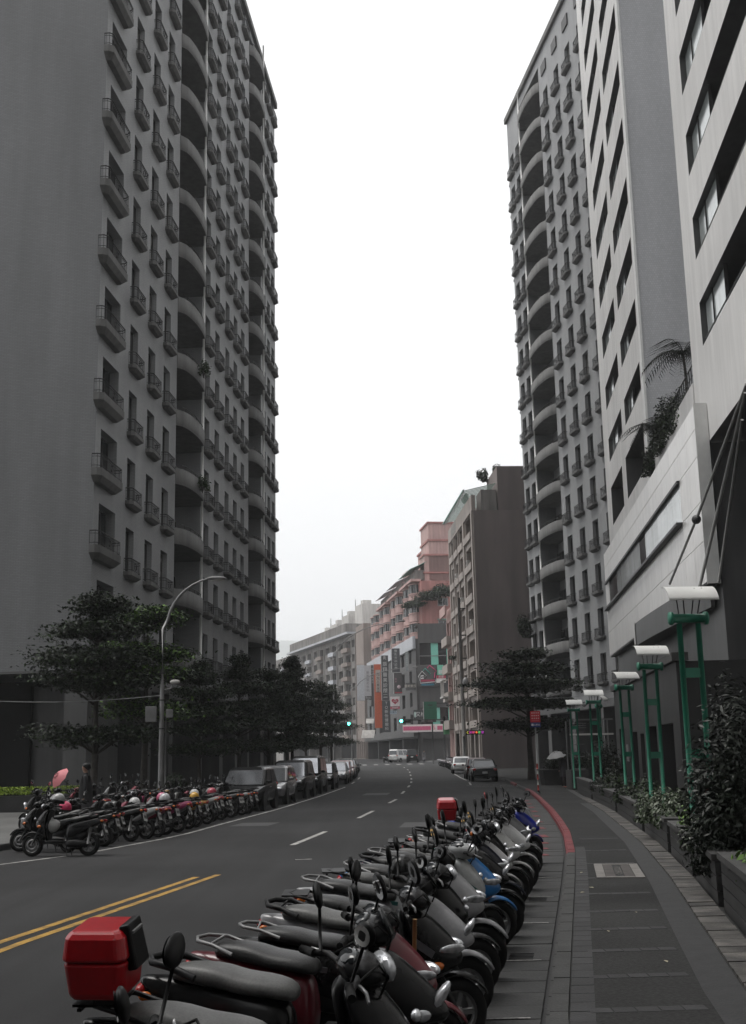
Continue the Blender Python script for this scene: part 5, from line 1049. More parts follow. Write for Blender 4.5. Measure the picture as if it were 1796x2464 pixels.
# far rows, simple bodies
def far_scooter(x, y, head, c, label, group):
    T = thing('scooter', label, 'scooter', (x, y, gz(y)), 0, group); T.rotation_euler = (R(5), 0, R(head))
    for k in (0, 3): name, me, loc, _, _ = STY[0][k]; link(name, me, T, loc)
    for name, me, loc, role, par in STY[0]:
        if name in ('leg_shield', 'rear_body', 'seat', 'handlebar_cover', 'fork', 'headlight', 'footboard'):
            o = link(name, me, T, loc)
            if role == 'body': o.material_slots[0].link = 'OBJECT'; o.material_slots[0].material = paint(c)
FS = 'far scooters by the right kerb'; fo = 'first second third fourth fifth sixth seventh eighth ninth tenth eleventh twelfth thirteenth'.split()
for i in range(13): yy = 114 + i * 2.2; c = rd.choice([(.02, .02, .02), (.3, .3, .32), (.03, .03, .03), (.35, .3, .33)]); far_scooter(kr(yy) - 1.3, yy, -25 + rd.uniform(-8, 8), c, f'{"black" if c[0] < .1 else "pale"} scooter, {fo[i]} beyond the parked cars on the right', FS)
for i in range(9): yy = 108 + i * 2.4; far_scooter(ll(yy) - 1.0, yy, 160 + rd.uniform(-8, 8), rd.choice([(.02, .02, .02), (.2, .2, .2)]), f'scooter, {fo[i]} beyond the parked cars on the left', 'far scooters by the left kerb')
for i in range(3): far_scooter(1.2 + i * .9, 176 + i, -60, (.02, .02, .02), f'black scooter, {fo[i]} beside the white van at the junction', 'scooters at the junction')
# ------------------------------------------------------------------ cars (local x forward)
def car(kind, x, y, head, c, label, group, roof=None):
    """kind: sedan, hatch, suv, van"""
    D = dict(sedan=(4.5, 1.74, 1.44, .92), hatch=(4.0, 1.7, 1.5, .95), suv=(4.4, 1.78, 1.68, 1.02), van=(4.5, 1.72, 1.86, 1.05))[kind]; L, Wd, Hh, belt = D
    key = ('car', kind)
    if key not in SC:
        hl = L / 2; P = []
        # lower body stations: x, half width, belt height, sill height
        st = {'sedan': [(-1, .80, .72, .42), (-.97, .9, .86, .3), (-.80, .97, .93, .24), (-.45, 1, .93, .22), (.1, 1, .91, .22), (.45, .99, .86, .22), (.75, .95, .76, .24), (.95, .86, .66, .3), (1, .76, .56, .4)],
              'hatch': [(-1, .84, .9, .4), (-.97, .92, .96, .3), (-.8, .98, .97, .24), (-.4, 1, .95, .22), (.2, 1, .93, .22), (.5, .99, .88, .22), (.8, .95, .78, .24), (.96, .86, .68, .3), (1, .76, .58, .4)],
              'suv': [(-1, .86, 1.0, .45), (-.97, .94, 1.04, .35), (-.8, .98, 1.04, .3), (-.4, 1, 1.02, .28), (.2, 1, 1.0, .28), (.5, .99, .98, .28), (.82, .96, .92, .3), (.97, .9, .82, .36), (1, .82, .7, .45)],
              'van': [(-1, .88, 1.05, .4), (-.97, .95, 1.08, .3), (-.7, .99, 1.06, .26), (-.3, 1, 1.05, .25), (.3, 1, 1.03, .25), (.6, .99, 1.0, .25), (.86, .95, .9, .28), (.97, .88, .78, .34), (1, .8, .66, .42)]}[kind]
        hw = Wd / 2; b = MB(); rings = []
        for fx, fw, zb, zs in st:
            X = fx * hl; w_ = hw * fw
            rings.append([(X, -w_ * .93, zs), (X, -w_, zs + .14), (X, -w_, (zs + zb) / 2 + .05), (X, -w_ * .965, zb - .03), (X, -w_ * .85, zb), (X, 0, zb + .025), (X, w_ * .85, zb), (X, w_ * .965, zb - .03), (X, w_, (zs + zb) / 2 + .05), (X, w_, zs + .14), (X, w_ * .93, zs), (X, 0, zs - .02)])
        b.loft(rings); P.append(('body', bake(b.mesh('body', PAINT0), 1), (0, 0, 0), 'body', None))
        # greenhouse
        g = {'sedan': (-.80, -.42, .05, .46), 'hatch': (-.96, -.80, .1, .52), 'suv': (-.96, -.86, .12, .50), 'van': (-.97, -.92, .42, .78)}[kind]
        xr0, xr1, xf1, xf0 = [q * hl for q in g]; zb = belt - .04; zt = Hh; wb = hw * .93; wt = hw * .76
        mid = (xr1 + xf1) / 2
        b = MB(); b.loft([[(xr0, -wb, zb), (xf0, -wb, zb - .05), (xf0, wb, zb - .05), (xr0, wb, zb)], [(xr1 - .06, -wt - .04, zt - .1), (xf1 + .08, -wt - .04, zt - .1), (xf1 + .08, wt + .04, zt - .1), (xr1 - .06, wt + .04, zt - .1)], [(xr1 + .08, -wt + .06, zt), (xf1 - .1, -wt + .06, zt), (xf1 - .1, wt - .06, zt), (xr1 + .08, wt - .06, zt)]], sm=False)
        P.append(('cabin', bake(b.mesh('cabin', PAINT0), 0, .09), (0, 0, 0), 'body', None))
        def lerp(a, c_, t): return tuple(a[i] + (c_[i] - a[i]) * t for i in range(3))
        lo = [(xr0, -wb, zb), (xf0, -wb, zb - .05), (xf0, wb, zb - .05), (xr0, wb, zb)]; hi = [(xr1 - .06, -wt - .04, zt - .1), (xf1 + .08, -wt - .04, zt - .1), (xf1 + .08, wt + .04, zt - .1), (xr1 - .06, wt + .04, zt - .1)]
        def pane(i, j, s0, s1, t0=.1, t1=.93, name='window', off=.012):
            q = [lerp(lerp(lo[i], lo[j], s0), lerp(hi[i], hi[j], s0), t0), lerp(lerp(lo[i], lo[j], s1), lerp(hi[i], hi[j], s1), t0), lerp(lerp(lo[i], lo[j], s1), lerp(hi[i], hi[j], s1), t1), lerp(lerp(lo[i], lo[j], s0), lerp(hi[i], hi[j], s0), t1)]
            n = (Vector(q[1]) - Vector(q[0])).cross(Vector(q[3]) - Vector(q[0])).normalized(); cen = sum((Vector(v) for v in q), Vector()) / 4
            if n.dot(cen - Vector((mid, 0, zb))) < 0: n = -n
            m_ = MB(); m_.add([Vector(v) + n * off for v in q], [(0, 1, 2, 3)]); P.append((name, m_.mesh(name, M_WSCR if name == 'windscreen' else M_CARG), (0, 0, 0), None, None))
        pane(1, 2, .06, .94, .06, .97, 'windscreen'); pane(3, 0, .08, .92, .1, .92, 'rear_window')
        for i, j in ((0, 1), (2, 3)):
            if i == 0: pane(0, 1, .09, .46); pane(0, 1, .5, .86)
            else: pane(2, 3, .14, .5); pane(2, 3, .54, .91)
        r = .31 if kind != 'suv' else .34; wx = (hl * .62, -hl * .60)
        for X in wx:
            for s_ in (-1, 1):
                t = MB(); t.lathe([(r * .64, -.1), (r * .9, -.1), (r, -.06), (r, .06), (r * .9, .1), (r * .64, .1)], 'Y', (X, s_ * (hw - .10), r), 20); P.append(('wheel', t.mesh('wheel', M_RUB), (0, 0, 0), None, None)); k = len(P) - 1
                t = MB(); t.lathe([(0, s_ * .09), (r * .3, s_ * .1), (r * .6, s_ * .075), (r * .66, s_ * .095), (r * .66, -s_ * .05)], 'Y', (X, s_ * (hw - .10), r), 16); P.append(('rim', t.mesh('rim', M_ALLOY), (0, 0, 0), None, k))
                t = MB(); t.lathe([(0, s_ * .004), (r * 1.16, s_ * .004)], 'Y', (X, s_ * hw, r + .01), 20); P.append(('wheel_arch', t.mesh('wheel_arch', M_BLK), (0, 0, 0), None, None))
        zf = st[-2][2]; zr = st[1][2]
        for s_ in (-1, 1):
            t = MB(); t.ell((hl * .955, s_ * hw * .66, zf - .06), (.09, .2, .075), rot=Matrix.Rotation(-s_ * R(22), 3, 'Z')); P.append(('headlight', t.mesh('headlight', M_LENS), (0, 0, 0), None, None))
            t = MB(); t.ell((-hl * .965, s_ * hw * .74, zr - .1), (.07, .17, .09), rot=Matrix.Rotation(s_ * R(22), 3, 'Z')); P.append(('tail_light', t.mesh('tail_light', M_TAIL), (0, 0, 0), None, None))
            t = MB(); t.ell((xf0 - .28, s_ * (hw + .07), belt + .04), (.06, .1, .065)); P.append(('wing_mirror', t.mesh('wing_mirror', PAINT0), (0, 0, 0), 'body', None))
            t = MB(); t.box(.0, .16, s_ * hw * 1.0 - .012, s_ * hw * 1.0 + .012, belt - .17, belt - .14); P.append(('door_handle', t.mesh('door_handle', M_STEEL), (0, 0, 0), None, None))
        t = MB(); t.box(hl * .985, hl * 1.006, -hw * .42, hw * .42, zf - .17, zf - .05); P.append(('grille', t.mesh('grille', M_BLK), (0, 0, 0), None, None))
        t = MB(); t.box(hl * .96, hl * 1.01, -hw * .6, hw * .6, .3, .42); P.append(('air_intake', t.mesh('air_intake', M_BLK), (0, 0, 0), None, None))
        t = MB(); t.cbox((-hl * .99, 0, .46), (.07, hw * 1.62, .16)); P.append(('rear_bumper', bake(t.mesh('rear_bumper', PAINT0), 0, .03), (0, 0, 0), 'body', None))
        for q in (hl * 1.012, -hl * 1.012): t = MB(); t.cbox((q, 0, .47 if q > 0 else zr - .28), (.012, .34, .13)); P.append(('number_plate', t.mesh('number_plate', M_PLATE), (0, 0, 0), None, None))
        SC[key] = P
    T = thing('parked_car', label, 'car', (x, y, gz(y)), R(head), group); objs = []; pc = paint(c, .22, .8)
    for name, me, loc, role, par in SC[key]:
        o = link(name, me, objs[par] if par is not None else T, loc); objs.append(o)
        if role == 'body': o.material_slots[0].link = 'OBJECT'; o.material_slots[0].material = pc
    return T
GL = 'cars parked along the left kerb'; GR = 'cars parked along the right kerb'
def hd(fn, y, s_): return math.degrees(math.atan2(s_ * 2, s_ * (fn(y + 1) - fn(y - 1))))
for kind, y, c, lb, dx in [('hatch', 43.4, (.012, .012, .013), 'black hatchback with sky shining on its bonnet, next to the left scooters', -1.12), ('hatch', 48.8, (.17, .17, .175), 'mid-grey hatchback second behind the left scooters', -1.12), ('suv', 54.6, (.016, .016, .017), 'black boxy off-roader between the hatchbacks and the tall van', -1.12), ('van', 61.0, (.02, .02, .021), 'tall dark van on the left behind the off-roader', -1.12), ('hatch', 68.0, (.014, .014, .015), 'small black car hidden behind the tall van', -1.12),
                           ('sedan', 79.8, (.26, .26, .27), 'silver-grey sedan with bright windscreen facing us on the left', -1.05), ('hatch', 86.6, (.40, .22, .23), 'pinkish hatchback behind the grey sedan on the left', -1.05), ('sedan', 93.5, (.55, .45, .42), 'pale cream car last but one on the left', -1.05), ('sedan', 100.2, (.02, .02, .02), 'black car at the far end of the left parked row', -1.05)]:
    car(kind, ll(y) + dx, y, hd(ll, y, -1), c, lb, GL)
for kind, y, c, lb in [('sedan', 79.2, (.05, .052, .054), 'dark grey sedan seen from behind under the right tree'), ('hatch', 86.2, (.08, .03, .03), 'dark maroon hatchback in front of the grey sedan on the right'), ('sedan', 104, (.60, .60, .60), 'white sedan furthest along the right parked row')]:
    car(kind, kr(y) - 1.35 - (.25 if y > 100 else 0), y, hd(kr, y, 1), c, lb, GR)
car('van', 3.3, 177.5, 60, (.42, .42, .41), 'white van turning at the far junction', 'vehicles at the junction'); car('van', 5.0, 171.5, 86, (.015, .015, .015), 'black van at the far junction beside the white one', 'vehicles at the junction')
# ------------------------------------------------------------------ street furniture
def green_lamp(label, px, Y, rz=0., tilt=0., s=1.):
    x = (px - CX) / F * Y; T = thing('garden_lamp', label, 'lamp', (x, Y, .55), rz, 'green twin-post lamps along the planters'); T.rotation_euler = (0, R(tilt), rz); T.scale = (s, s, s)
    for sx in (-.13, .13): b = MB(); b.tube([(sx, 0, -.3), (sx, 0, 2.85)], .038, 10); b.build('post', M_GREENP, T)
    for z in (1.05, 2.12): b = MB(); b.box(-.1, .1, -.03, .03, z, z + .13); b.build('crossbar', M_GREENP, T)
    b = MB(); b.tube([(-.24, 0, 2.92), (.24, 0, 2.92)], .062, 12); b.lathe([(0, -.02), (.09, -.02), (.09, .02), (0, .02)], 'X', (-.24, 0, 2.92), 14); b.lathe([(0, -.02), (.09, -.02), (.09, .02), (0, .02)], 'X', (.24, 0, 2.92), 14); b.build('lamp_tube', M_GREENP, T)
    for sx in (-.16, -.06, .06, .16): b = MB(); b.tube([(sx * .8, 0, 2.96), (sx, -.16 if sx > 0 else -.02, 3.31)], .009, 5); b.build('stay', M_IRON, T)
    n = 10; b = MB(); r = .33; v = []
    for q in (r, r - .008):
        for k in range(n + 1):
            a = R(20 + 76 * k / n)
            for sx in (-.34, .34): v.append((sx, -math.cos(a) * q, 3.02 + math.sin(a) * q))
    m_ = 2 * (n + 1); f = [(2 * k, 2 * k + 1, 2 * k + 3, 2 * k + 2) for k in range(n)] + [(m_ + 2 * k + 2, m_ + 2 * k + 3, m_ + 2 * k + 1, m_ + 2 * k) for k in range(n)] + [(0, 2 * 0 + m_, m_ + 1, 1), (2 * n, 2 * n + 1, m_ + 2 * n + 1, m_ + 2 * n)]
    b.add(v, f, 0, True); b.add([v[2 * k] for k in range(n + 1)] + [v[m_ + 2 * k] for k in range(n + 1)], [(k, k + 1, n + 2 + k, n + 1 + k) for k in range(n)]); b.build('reflector', M_WHITE, T); return T
for i, (px, Y, rz, tl) in enumerate([(1652, 17.2, .06, 0), (1549, 25.6, .05, .5), (1487, 34.2, .25, 0), (1412, 44.2, -.05, 0), (1364, 52.5, 0, 0), (1424, 48.5, 1.1, 0)]):
    green_lamp(['nearest green twin-post lamp with white curved reflector', 'second green twin-post lamp from the camera', 'third green twin-post lamp, its reflector turned slightly', 'fourth green twin-post lamp from the camera', 'furthest green twin-post lamp behind the trellis frame', 'green twin-post lamp with sideways reflector behind the fourth lamp'][i], px, Y, rz, tl, 1.09 if i == 0 else 1.05)
def street_lamp(label, x, y, h, reach, side, boxes=False, rz=0.):
    T = thing('street_lamp', label, 'street lamp', (x, y, gz(y) + .12), rz, 'tall curved street lamps')
    b = MB(); pts = [(0, 0, 0), (0, 0, .9), (0, 0, h * .5), (0, 0, h * .78)]; rr = [.095, .09, .07, .056]
    for k in range(1, 9): t = k / 8; a = t * R(78); pts.append((side * reach * (.08 + .92 * (1 - math.cos(a)) / (1 - math.cos(R(78)))), 0, h * .78 + h * .22 * math.sin(a) / math.sin(R(78)))); rr.append(.054 - .022 * t)
    b.tube(pts, rr, 12); b.build('pole', M_STEEL, T)
    p = pts[-1]; b = MB(); b.ell((p[0] + side * .25, 0, p[2] + .01), (.34, .11, .075)); b.build('lamp_head', M_STEEL, T)
    b = MB(); b.ell((p[0] + side * .28, 0, p[2] - .05), (.22, .08, .05)); b.build('lamp_glass', M_CONW, T)
    if boxes:
        b = MB(); b.box(-.52, -.16, -.12, .1, 2.92, 3.42); b.build('control_box', M_STEEL, T, bev=.015); b = MB(); b.box(.14, .36, -.1, .1, 3.05, 3.32); b.build('control_box', M_STEEL, T, bev=.01)
        b = MB(); b.tube([(.14, -.02, 0), (.14, -.02, 3.05)], .025, 6); b.build('conduit', M_STEEL, T)
        b = MB(); b.tube([(.05, 0, 3.95), (.3, -.1, 4.0), (.36, -.12, 4.15)], .025, 6); b.build('bracket', M_STEEL, T); b = MB(); b.ell((.42, -.14, 4.2), (.17, .08, .08)); b.build('camera_housing', M_CONW, T)
        for z in (2.7, 3.62, 4.5): b = MB(); b.lathe([(.1, -.02), (.1, .02)], 'Z', (0, 0, z), 12); b.build('strap', M_IRON, T)
street_lamp('grey curved street lamp with control boxes behind the left scooters', -7.05, 38.6, 7.65, 1.5, 1, True, R(8))
street_lamp('far curved street lamp rising from the left trees', -4.1, 112, 14.2, 6.5, 1, rz=R(6)); street_lamp('second far curved street lamp by the left traffic light', -2.9, 134, 11.2, 7.2, 1, rz=R(6))
def traffic_light(label, lamp, pole_x, Y, arm_z):
    zg = gz(Y); T = thing('traffic_light', label, 'traffic light', (pole_x, Y, zg), 0, 'green traffic lights')
    b = MB(); b.tube([(0, 0, 0), (0, 0, arm_z + .4 - zg)], .11, 8); b.build('pole', M_IRON, T); dx = lamp.x - pole_x; z = lamp.z - zg
    b = MB(); b.tube([(0, 0, arm_z - zg), (dx, 0, arm_z - zg)], .07, 8); b.build('arm', M_IRON, T); s_ = 1 if dx > 0 else -1
    b = MB(); b.box(dx - 1.25 if s_ > 0 else dx - .28, dx + .28 if s_ > 0 else dx + 1.25, -.14, .1, z - .26, z + .26); b.build('signal_head', M_IRON, T, bev=.05)
    for k in range(3):
        X = dx - s_ * .48 * k; b = MB(); b.lathe([(0, -.15), (.19, -.145), (.19, -.13)], 'Y', (X, 0, z), 18); b.build('lens', mat('green_lamp', (.02, .5, .35), .3, emit=9, ec=(.08, 1., .68), var=0) if k == 0 else M_DARK, T)
        b = MB(); b.tube([(X + .21 * math.cos(a), -.3, z + .21 * math.sin(a)) for a in np.linspace(R(200), R(-20), 9)], .02, 4); b.build('visor', M_IRON, T)
traffic_light('green traffic light on an arm above the left lane', at(840, 1742, 150), at(790, 1742, 150).x, 150, at(840, 1742, 150).z); traffic_light('green traffic light on an arm above the right lane', at(966, 1735, 152), 8.6, 152, at(966, 1735, 152).z + .1)
# bus stop pole
p0 = (6.75, 50.6); T = thing('bus_stop_sign', 'red and blue bus stop sign on a red and white striped pole', 'bus stop', (*p0, .12))
b = MB(); b.tube([(0, 0, 1.2), (0, 0, 3.6)], .032, 8); b.build('pole', M_STEEL, T)
for k in range(5): b = MB(); b.tube([(0, 0, .12 + k * .22), (0, 0, .12 + (k + 1) * .22)], .034, 8); b.build('band', M_WHITEL if k % 2 else mat('pole_red', (.35, .03, .02), .5), T)
b = MB(); b.tube([(0, 0, 0), (0, 0, .12)], [.12, .035], 8); b.build('foot', M_IRON, T)
b = MB(); b.box(-.2, .22, -.05, -.03, 2.95, 3.42); o = b.build('red_board', mat('sign_red', (.42, .012, .025), .5, var=.05), T); b = MB(); b.box(-.2, .22, -.055, -.03, 2.74, 2.945); o2 = b.build('blue_board', mat('sign_blue', (.012, .03, .14), .5, var=.05), T)
for r in range(3): text('lettering', '● ● ● ●', .075, flat((.55, .35, .35)), o, (.01, -.056, 3.34 - r * .115), (R(90), 0, 0))
text('lettering', '━━━━━', .06, flat((.5, .3, .3)), o, (.01, -.056, 3.02), (R(90), 0, 0)); text('lettering', '公車站', .085, flat((.6, .6, .62)), o2, (.06, -.06, 2.84), (R(90), 0, 0)); b = MB(); b.box(-.17, -.08, -.06, -.056, 2.8, 2.89); b.build('emblem', flat((.6, .6, .62)), o2)
# trellis frame on its block
T = thing('trellis_frame', 'pale metal trellis frame with slatted top by the far planters', 'trellis', (8.95, 55, .12), R(2))
for x, y in ((0, 0), (1.75, 0), (0, 1.0), (1.75, 1.0)): b = MB(); b.box(x - .025, x + .025, y - .025, y + .025, 0, 3.1); b.build('post', M_STEEL, T)
for z in (.9, 1.45, 2.0, 2.55, 2.75, 2.85, 2.95): b = MB(); b.box(.03, .62 if z < 2.7 else .75, -.02, .02, z, z + .03); b.build('rail', M_STEEL, T)
b = MB(); b.box(-.03, 2.0, -.035, .035, 3.1, 3.17); b.build('top_rail', M_STEEL, T); b = MB(); b.box(-.03, 2.0, -.05, .05, 2.42, 2.5); b.build('shelf', M_CONW, T)
b = MB(); b.box(-.1, .7, -.2, 1.1, 0, .85); b.build('base_block', M_CAP, T)
# utility pole with crossarms and cables on the right
T = thing('utility_pole', 'tall concrete utility pole with crossarms in front of the grid front', 'utility pole', (8.9, 122, gz(122))); b = MB(); b.tube([(0, 0, 0), (-.05, 0, 17.6)], [.24, .14], 12); b.build('pole', mat('pole_concrete', (.13, .125, .12), .85, var=.2, vs=1), T)
for z, w_ in ((16.4, .9), (13.6, .8), (11.2, .7)): b = MB(); b.box(-.2, w_, -.06, .06, z, z + .12); b.build('crossarm', M_IRON, T); b = MB(); b.tube([(w_ - .1, 0, z + .1), (w_ - .1, 0, z + .45)], .06, 6); b.build('insulator', M_FRAME, T)
b = MB(); b.tube([(-.2, -.2, 14.), (-.2, -.2, 17)], .02, 5); b.ell((.35, -.2, 8.8), (.35, .3, .5)); b.build('transformer', M_STEEL, T)
def cable(label, a, c, sag, r=.012):
    b = MB(); a, c = Vector(a), Vector(c); b.tube([a.lerp(c, t) - Vector((0, 0, sag * 4 * t * (1 - t))) for t in np.linspace(0, 1, 13)], r, 5); tag(b.build('cable', M_STEEL), label, 'cable', 'hanging cables')
cable('thin pale cable slung across the dark left arcade', (-20, 46, 4.9), (-7.1, 38.7, 3.9), .4); cable('thin cable from the bus stop side to the right lamps', (7.9, 56, 4.3), (11.5, 50, 4.6), .15)
# people
def person(label, x, y, z, rz, h=1.6, dark=M_CLOTH):
    s_ = h / 1.7; V = [(0, 0, .94), (0, 0, 1.12), (0, .0, 1.36), (0, .01, 1.46), (0, .03, 1.53), (0, .04, 1.63), (0, .03, 1.70),
         (.10, 0, .90), (.12, .03, .50), (.12, .0, .09), (.12, .11, .04), (-.10, 0, .90), (-.12, -.05, .50), (-.12, -.1, .1), (-.12, .0, .04),
         (.18, .0, 1.38), (.26, .02, 1.12), (.22, .2, 1.06), (.19, .27, 1.1), (-.18, 0, 1.38), (-.25, -.03, 1.1), (-.24, .02, .86), (-.24, .04, .77)]
    E = [(0, 1), (1, 2), (2, 3), (3, 4), (4, 5), (5, 6), (0, 7), (7, 8), (8, 9), (9, 10), (0, 11), (11, 12), (12, 13), (13, 14), (2, 15), (15, 16), (16, 17), (17, 18), (2, 19), (19, 20), (20, 21), (21, 22)]
    Rr = [.15, .13, .15, .07, .055, .10, .07, .095, .065, .045, .035, .095, .065, .045, .035, .06, .045, .035, .032, .06, .045, .035, .032]
    me = bpy.data.meshes.new('person'); me.from_pydata([(a * s_, b_ * s_, c * s_) for a, b_, c in V], E, []); o = bpy.data.objects.new('tmp', me)
    o.modifiers.new('k', 'SKIN'); 
    for i, q in enumerate(me.skin_vertices[0].data): q.radius = (Rr[i] * s_, Rr[i] * s_ * (.72 if i in (0, 1, 2) else 1)); q.use_root = (i == 0)
    u = o.modifiers.new('u', 'SUBSURF'); u.levels = 2; u.render_levels = 2
    r = evaluated(o); r.name = 'person'
    r.materials.clear(); r.materials.append(dark); r.materials.append(M_SKIN)
    for q in r.polygons: q.use_smooth = True; c = q.center; q.material_index = 1 if (c.z > 1.5 * s_ or (c.z < .83 * s_ and c.z > .7 * s_ and c.x < -.2) or (c.y > .22 * s_ and c.z > 1)) else 0
    P = link('person', r, None, (x, y, z), rz); tag(P, label, 'person')
    b = MB(); b.ell((0, .015 * s_, 1.665 * s_), (.105 * s_, .115 * s_, .10 * s_), nu=14, nv=9); b.v = [(a, q - (.02 if c > 1.62 * s_ else .05), c) for a, q, c in b.v]; b.build('hair', M_BLK, P)
    b = MB(); b.tube([(0, 0, .5 * s_), (0, 0, .95 * s_), (0, 0, 1.2 * s_), (0, 0, 1.42 * s_)], [.2 * s_, .185 * s_, .175 * s_, .1 * s_], 14); b.build('coat', dark, P); return P
def umbrella(label, hand, tip, r, m_):
    """tip: where the ferrule points"""
    hand = Vector(hand); d = (Vector(tip) - hand).normalized(); T = thing('umbrella', label, 'umbrella', hand); T.rotation_euler = d.to_track_quat('Z', 'Y').to_euler(); L = .72
    b = MB(); b.tube([(0, 0, -.12), (0, 0, L + .07)], .01, 6); b.build('shaft', M_IRON, T)
    n = 8; v = [(0, 0, L)]; f = []
    for j in range(1, 5):
        for k in range(n * 2):
            a = PI * k / n; sc_ = .94 if k % 2 else 1; t = j / 4; v.append((math.cos(a) * r * t * sc_, math.sin(a) * r * t * sc_, L - .30 * t ** 1.8 * r / .5 * (.93 if k % 2 else 1)))
    f = [(0, 1 + k, 1 + (k + 1) % (2 * n)) for k in range(2 * n)] + [(1 + (j - 1) * 2 * n + k, 1 + (j - 1) * 2 * n + (k + 1) % (2 * n), 1 + j * 2 * n + (k + 1) % (2 * n), 1 + j * 2 * n + k) for j in range(1, 4) for k in range(2 * n)]
    b.add(v, f) if 0 else None; c = MB(); c.add(v, f, 0, True); c.build('canopy', m_, T)
    for k in range(n): a = 2 * PI * k / n; b = MB(); b.tube([(0, 0, L - .28), (math.cos(a) * r * .55, math.sin(a) * r * .55, L - .12)], .004, 4); b.build('rib', M_STEEL, T)
px_, py_ = -7.5, 30.6
person('person in dark clothes holding a pink umbrella by the left scooters', px_, py_, .12, R(95), 1.62)
umbrella('pink umbrella tilted forward by the person on the left footway', (px_ - .27, py_ + .16, 1.12), (px_ - .62, py_ - .12, 1.42), .29, mat('pink_nylon', (.62, .20, .22), .6, var=.05))
person('person in dark clothes walking behind the trellis frame', 9.2, 59.3, .12, R(20), 1.6); umbrella('grey umbrella held by the walker behind the trellis frame', (9.0, 59.45, 1.15), (8.85, 59.35, 1.9), .5, flat((.3, .3, .3)))
person('distant person in grey standing by the far crossing', 6.3, 163, gz(163), R(200), 1.7, flat((.06, .06, .065)))
# ------------------------------------------------------------------ shop signs on the far buildings
def sign(label, px0, px1, py0, py1, Y, c, depth=.35, rz=0., edge=None):
    c = tuple(min(.75, q * 1.25) for q in c)
    a, b_ = at(px0, py1, Y), at(px1, py0, Y); w_, h = abs(b_.x - a.x), b_.z - a.z
    T = thing('shop_sign', label, 'sign', ((a.x + b_.x) / 2, Y, (a.z + b_.z) / 2), rz, 'shop signs on the far buildings'); m_ = MB(); m_.box(-w_ / 2, w_ / 2, 0, depth, -h / 2, h / 2); m_.build('board', flat(c, .5), T)
    if edge: m_ = MB(); m_.box(-w_ / 2 - .1, -w_ / 2, -.04, depth, -h / 2, h / 2); m_.build('edge_strip', flat(edge, .5), T)
    return T, w_, h
def vtext(T, s, size, c, x, z, gap=1.12, d=-.012):
    for i, ch in enumerate(s):
        if ch != ' ': text('lettering', ch, size, flat(c, .6), T, (x, d, z - i * size * gap), (R(90), 0, 0))
def htext(T, s, size, c, x, z, d=-.012): return text('lettering', s, size, flat(c, .6), T, (x, d, z), (R(90), 0, 0))
WHT = (.55, .55, .54)
T, w_, h = sign('tall orange vertical shop sign with a pale panel', 903, 918, 1598, 1752, 197, (.42, .085, .035), edge=(.35, .3, .3))
m_ = MB(); m_.box(-w_ * .3, w_ * .34, -.03, .0, h * .06, h * .41); m_.build('pale_panel', flat((.45, .38, .34)), T); vtext(T, '元大', .62, (.06, .05, .05), 0, h * .34, d=-.045); vtext(T, '人壽保險', .5, (.06, .05, .05), 0, h * .22, d=-.045)
T, w_, h = sign('tall black vertical clinic sign with white characters, upper board', 920, 934, 1577, 1685, 195, (.035, .035, .038), edge=(.5, .5, .48)); htext(T, 'R', .8, WHT, 0, h * .44); vtext(T, '辰翔醫美診所', .78, WHT, 0, h * .30)
for k in range(3): htext(T, '▪▪▪▪', .3, WHT, 0, -h * .26 - k * .42)
htext(T, '━', .7, WHT, 0, -h * .44)
T, w_, h = sign('lower black vertical sign with white characters below the clinic board', 921, 939, 1686, 1762, 194.6, (.04, .042, .045)); vtext(T, 'TO新怡健眼科', .62, WHT, .05, h * .42)
T, w_, h = sign('narrow dark vertical sign with a pale left edge near the silver fascia', 944, 962, 1560, 1617, 194, (.05, .05, .055), edge=(.55, .55, .55)); vtext(T, '整形外科診所', .5, WHT, 0, h * .38); vtext(T, '╷╷╷╷', .5, WHT, -.45, h * .3)
T, w_, h = sign('dark vertical sign with a white round emblem and red stripe', 949, 967, 1619, 1669, 193.6, (.055, .05, .05), edge=(.55, .55, .55)); m_ = MB(); m_.lathe([(0, -.02), (.3, -.02), (.3, 0)], 'Y', (.15, 0, -h * .18), 18); m_.build('emblem', flat((.55, .42, .45)), T); m_ = MB(); m_.box(-w_ * .4, w_ * .5, -.03, 0, -h * .48, -h * .43); m_.build('red_stripe', flat((.4, .05, .07)), T); vtext(T, '健身', .36, (.4, .2, .25), -.36, h * .2)
T, w_, h = sign('square white sign with a red heart', 940, 962, 1676, 1699, 192, (.52, .47, .47)); v = [(0, -h * .36)]
hp = [(math.sin(t) ** 3 * w_ * .38, (13 * math.cos(t) - 5 * math.cos(2 * t) - 2 * math.cos(3 * t) - math.cos(4 * t)) / 17 * h * .36) for t in np.linspace(0, 2 * PI, 28, endpoint=False)]
m_ = MB(); m_.add([(x, -.03, z) for x, z in hp] + [(0, -.03, 0)], [(28, i, (i + 1) % 28) for i in range(28)]); m_.build('heart', flat((.34, .03, .06)), T); htext(T, 'Lady', .38, WHT, 0, .05, -.045)
T, w_, h = sign('small red sign below the heart sign', 940, 962, 1700, 1706, 192, (.33, .05, .08)); htext(T, '婦產科', .36, WHT, 0, 0)
T, w_, h = sign('small pale blue sign below the red one', 939, 955, 1710, 1718, 192, (.30, .36, .40)); htext(T, '皮膚科', .42, (.1, .12, .15), 0, 0)
T, w_, h = sign('white and grey vertical sign left of the orange sign', 878, 893, 1601, 1683, 205, (.36, .36, .37)); vtext(T, '景美整形外科', .55, (.16, .16, .17), 0, h * .28)
T, w_, h = sign('small black sign under the grey vertical sign', 879, 895, 1675, 1683, 204.5, (.04, .04, .04)); htext(T, 'Beau', .5, WHT, 0, 0)
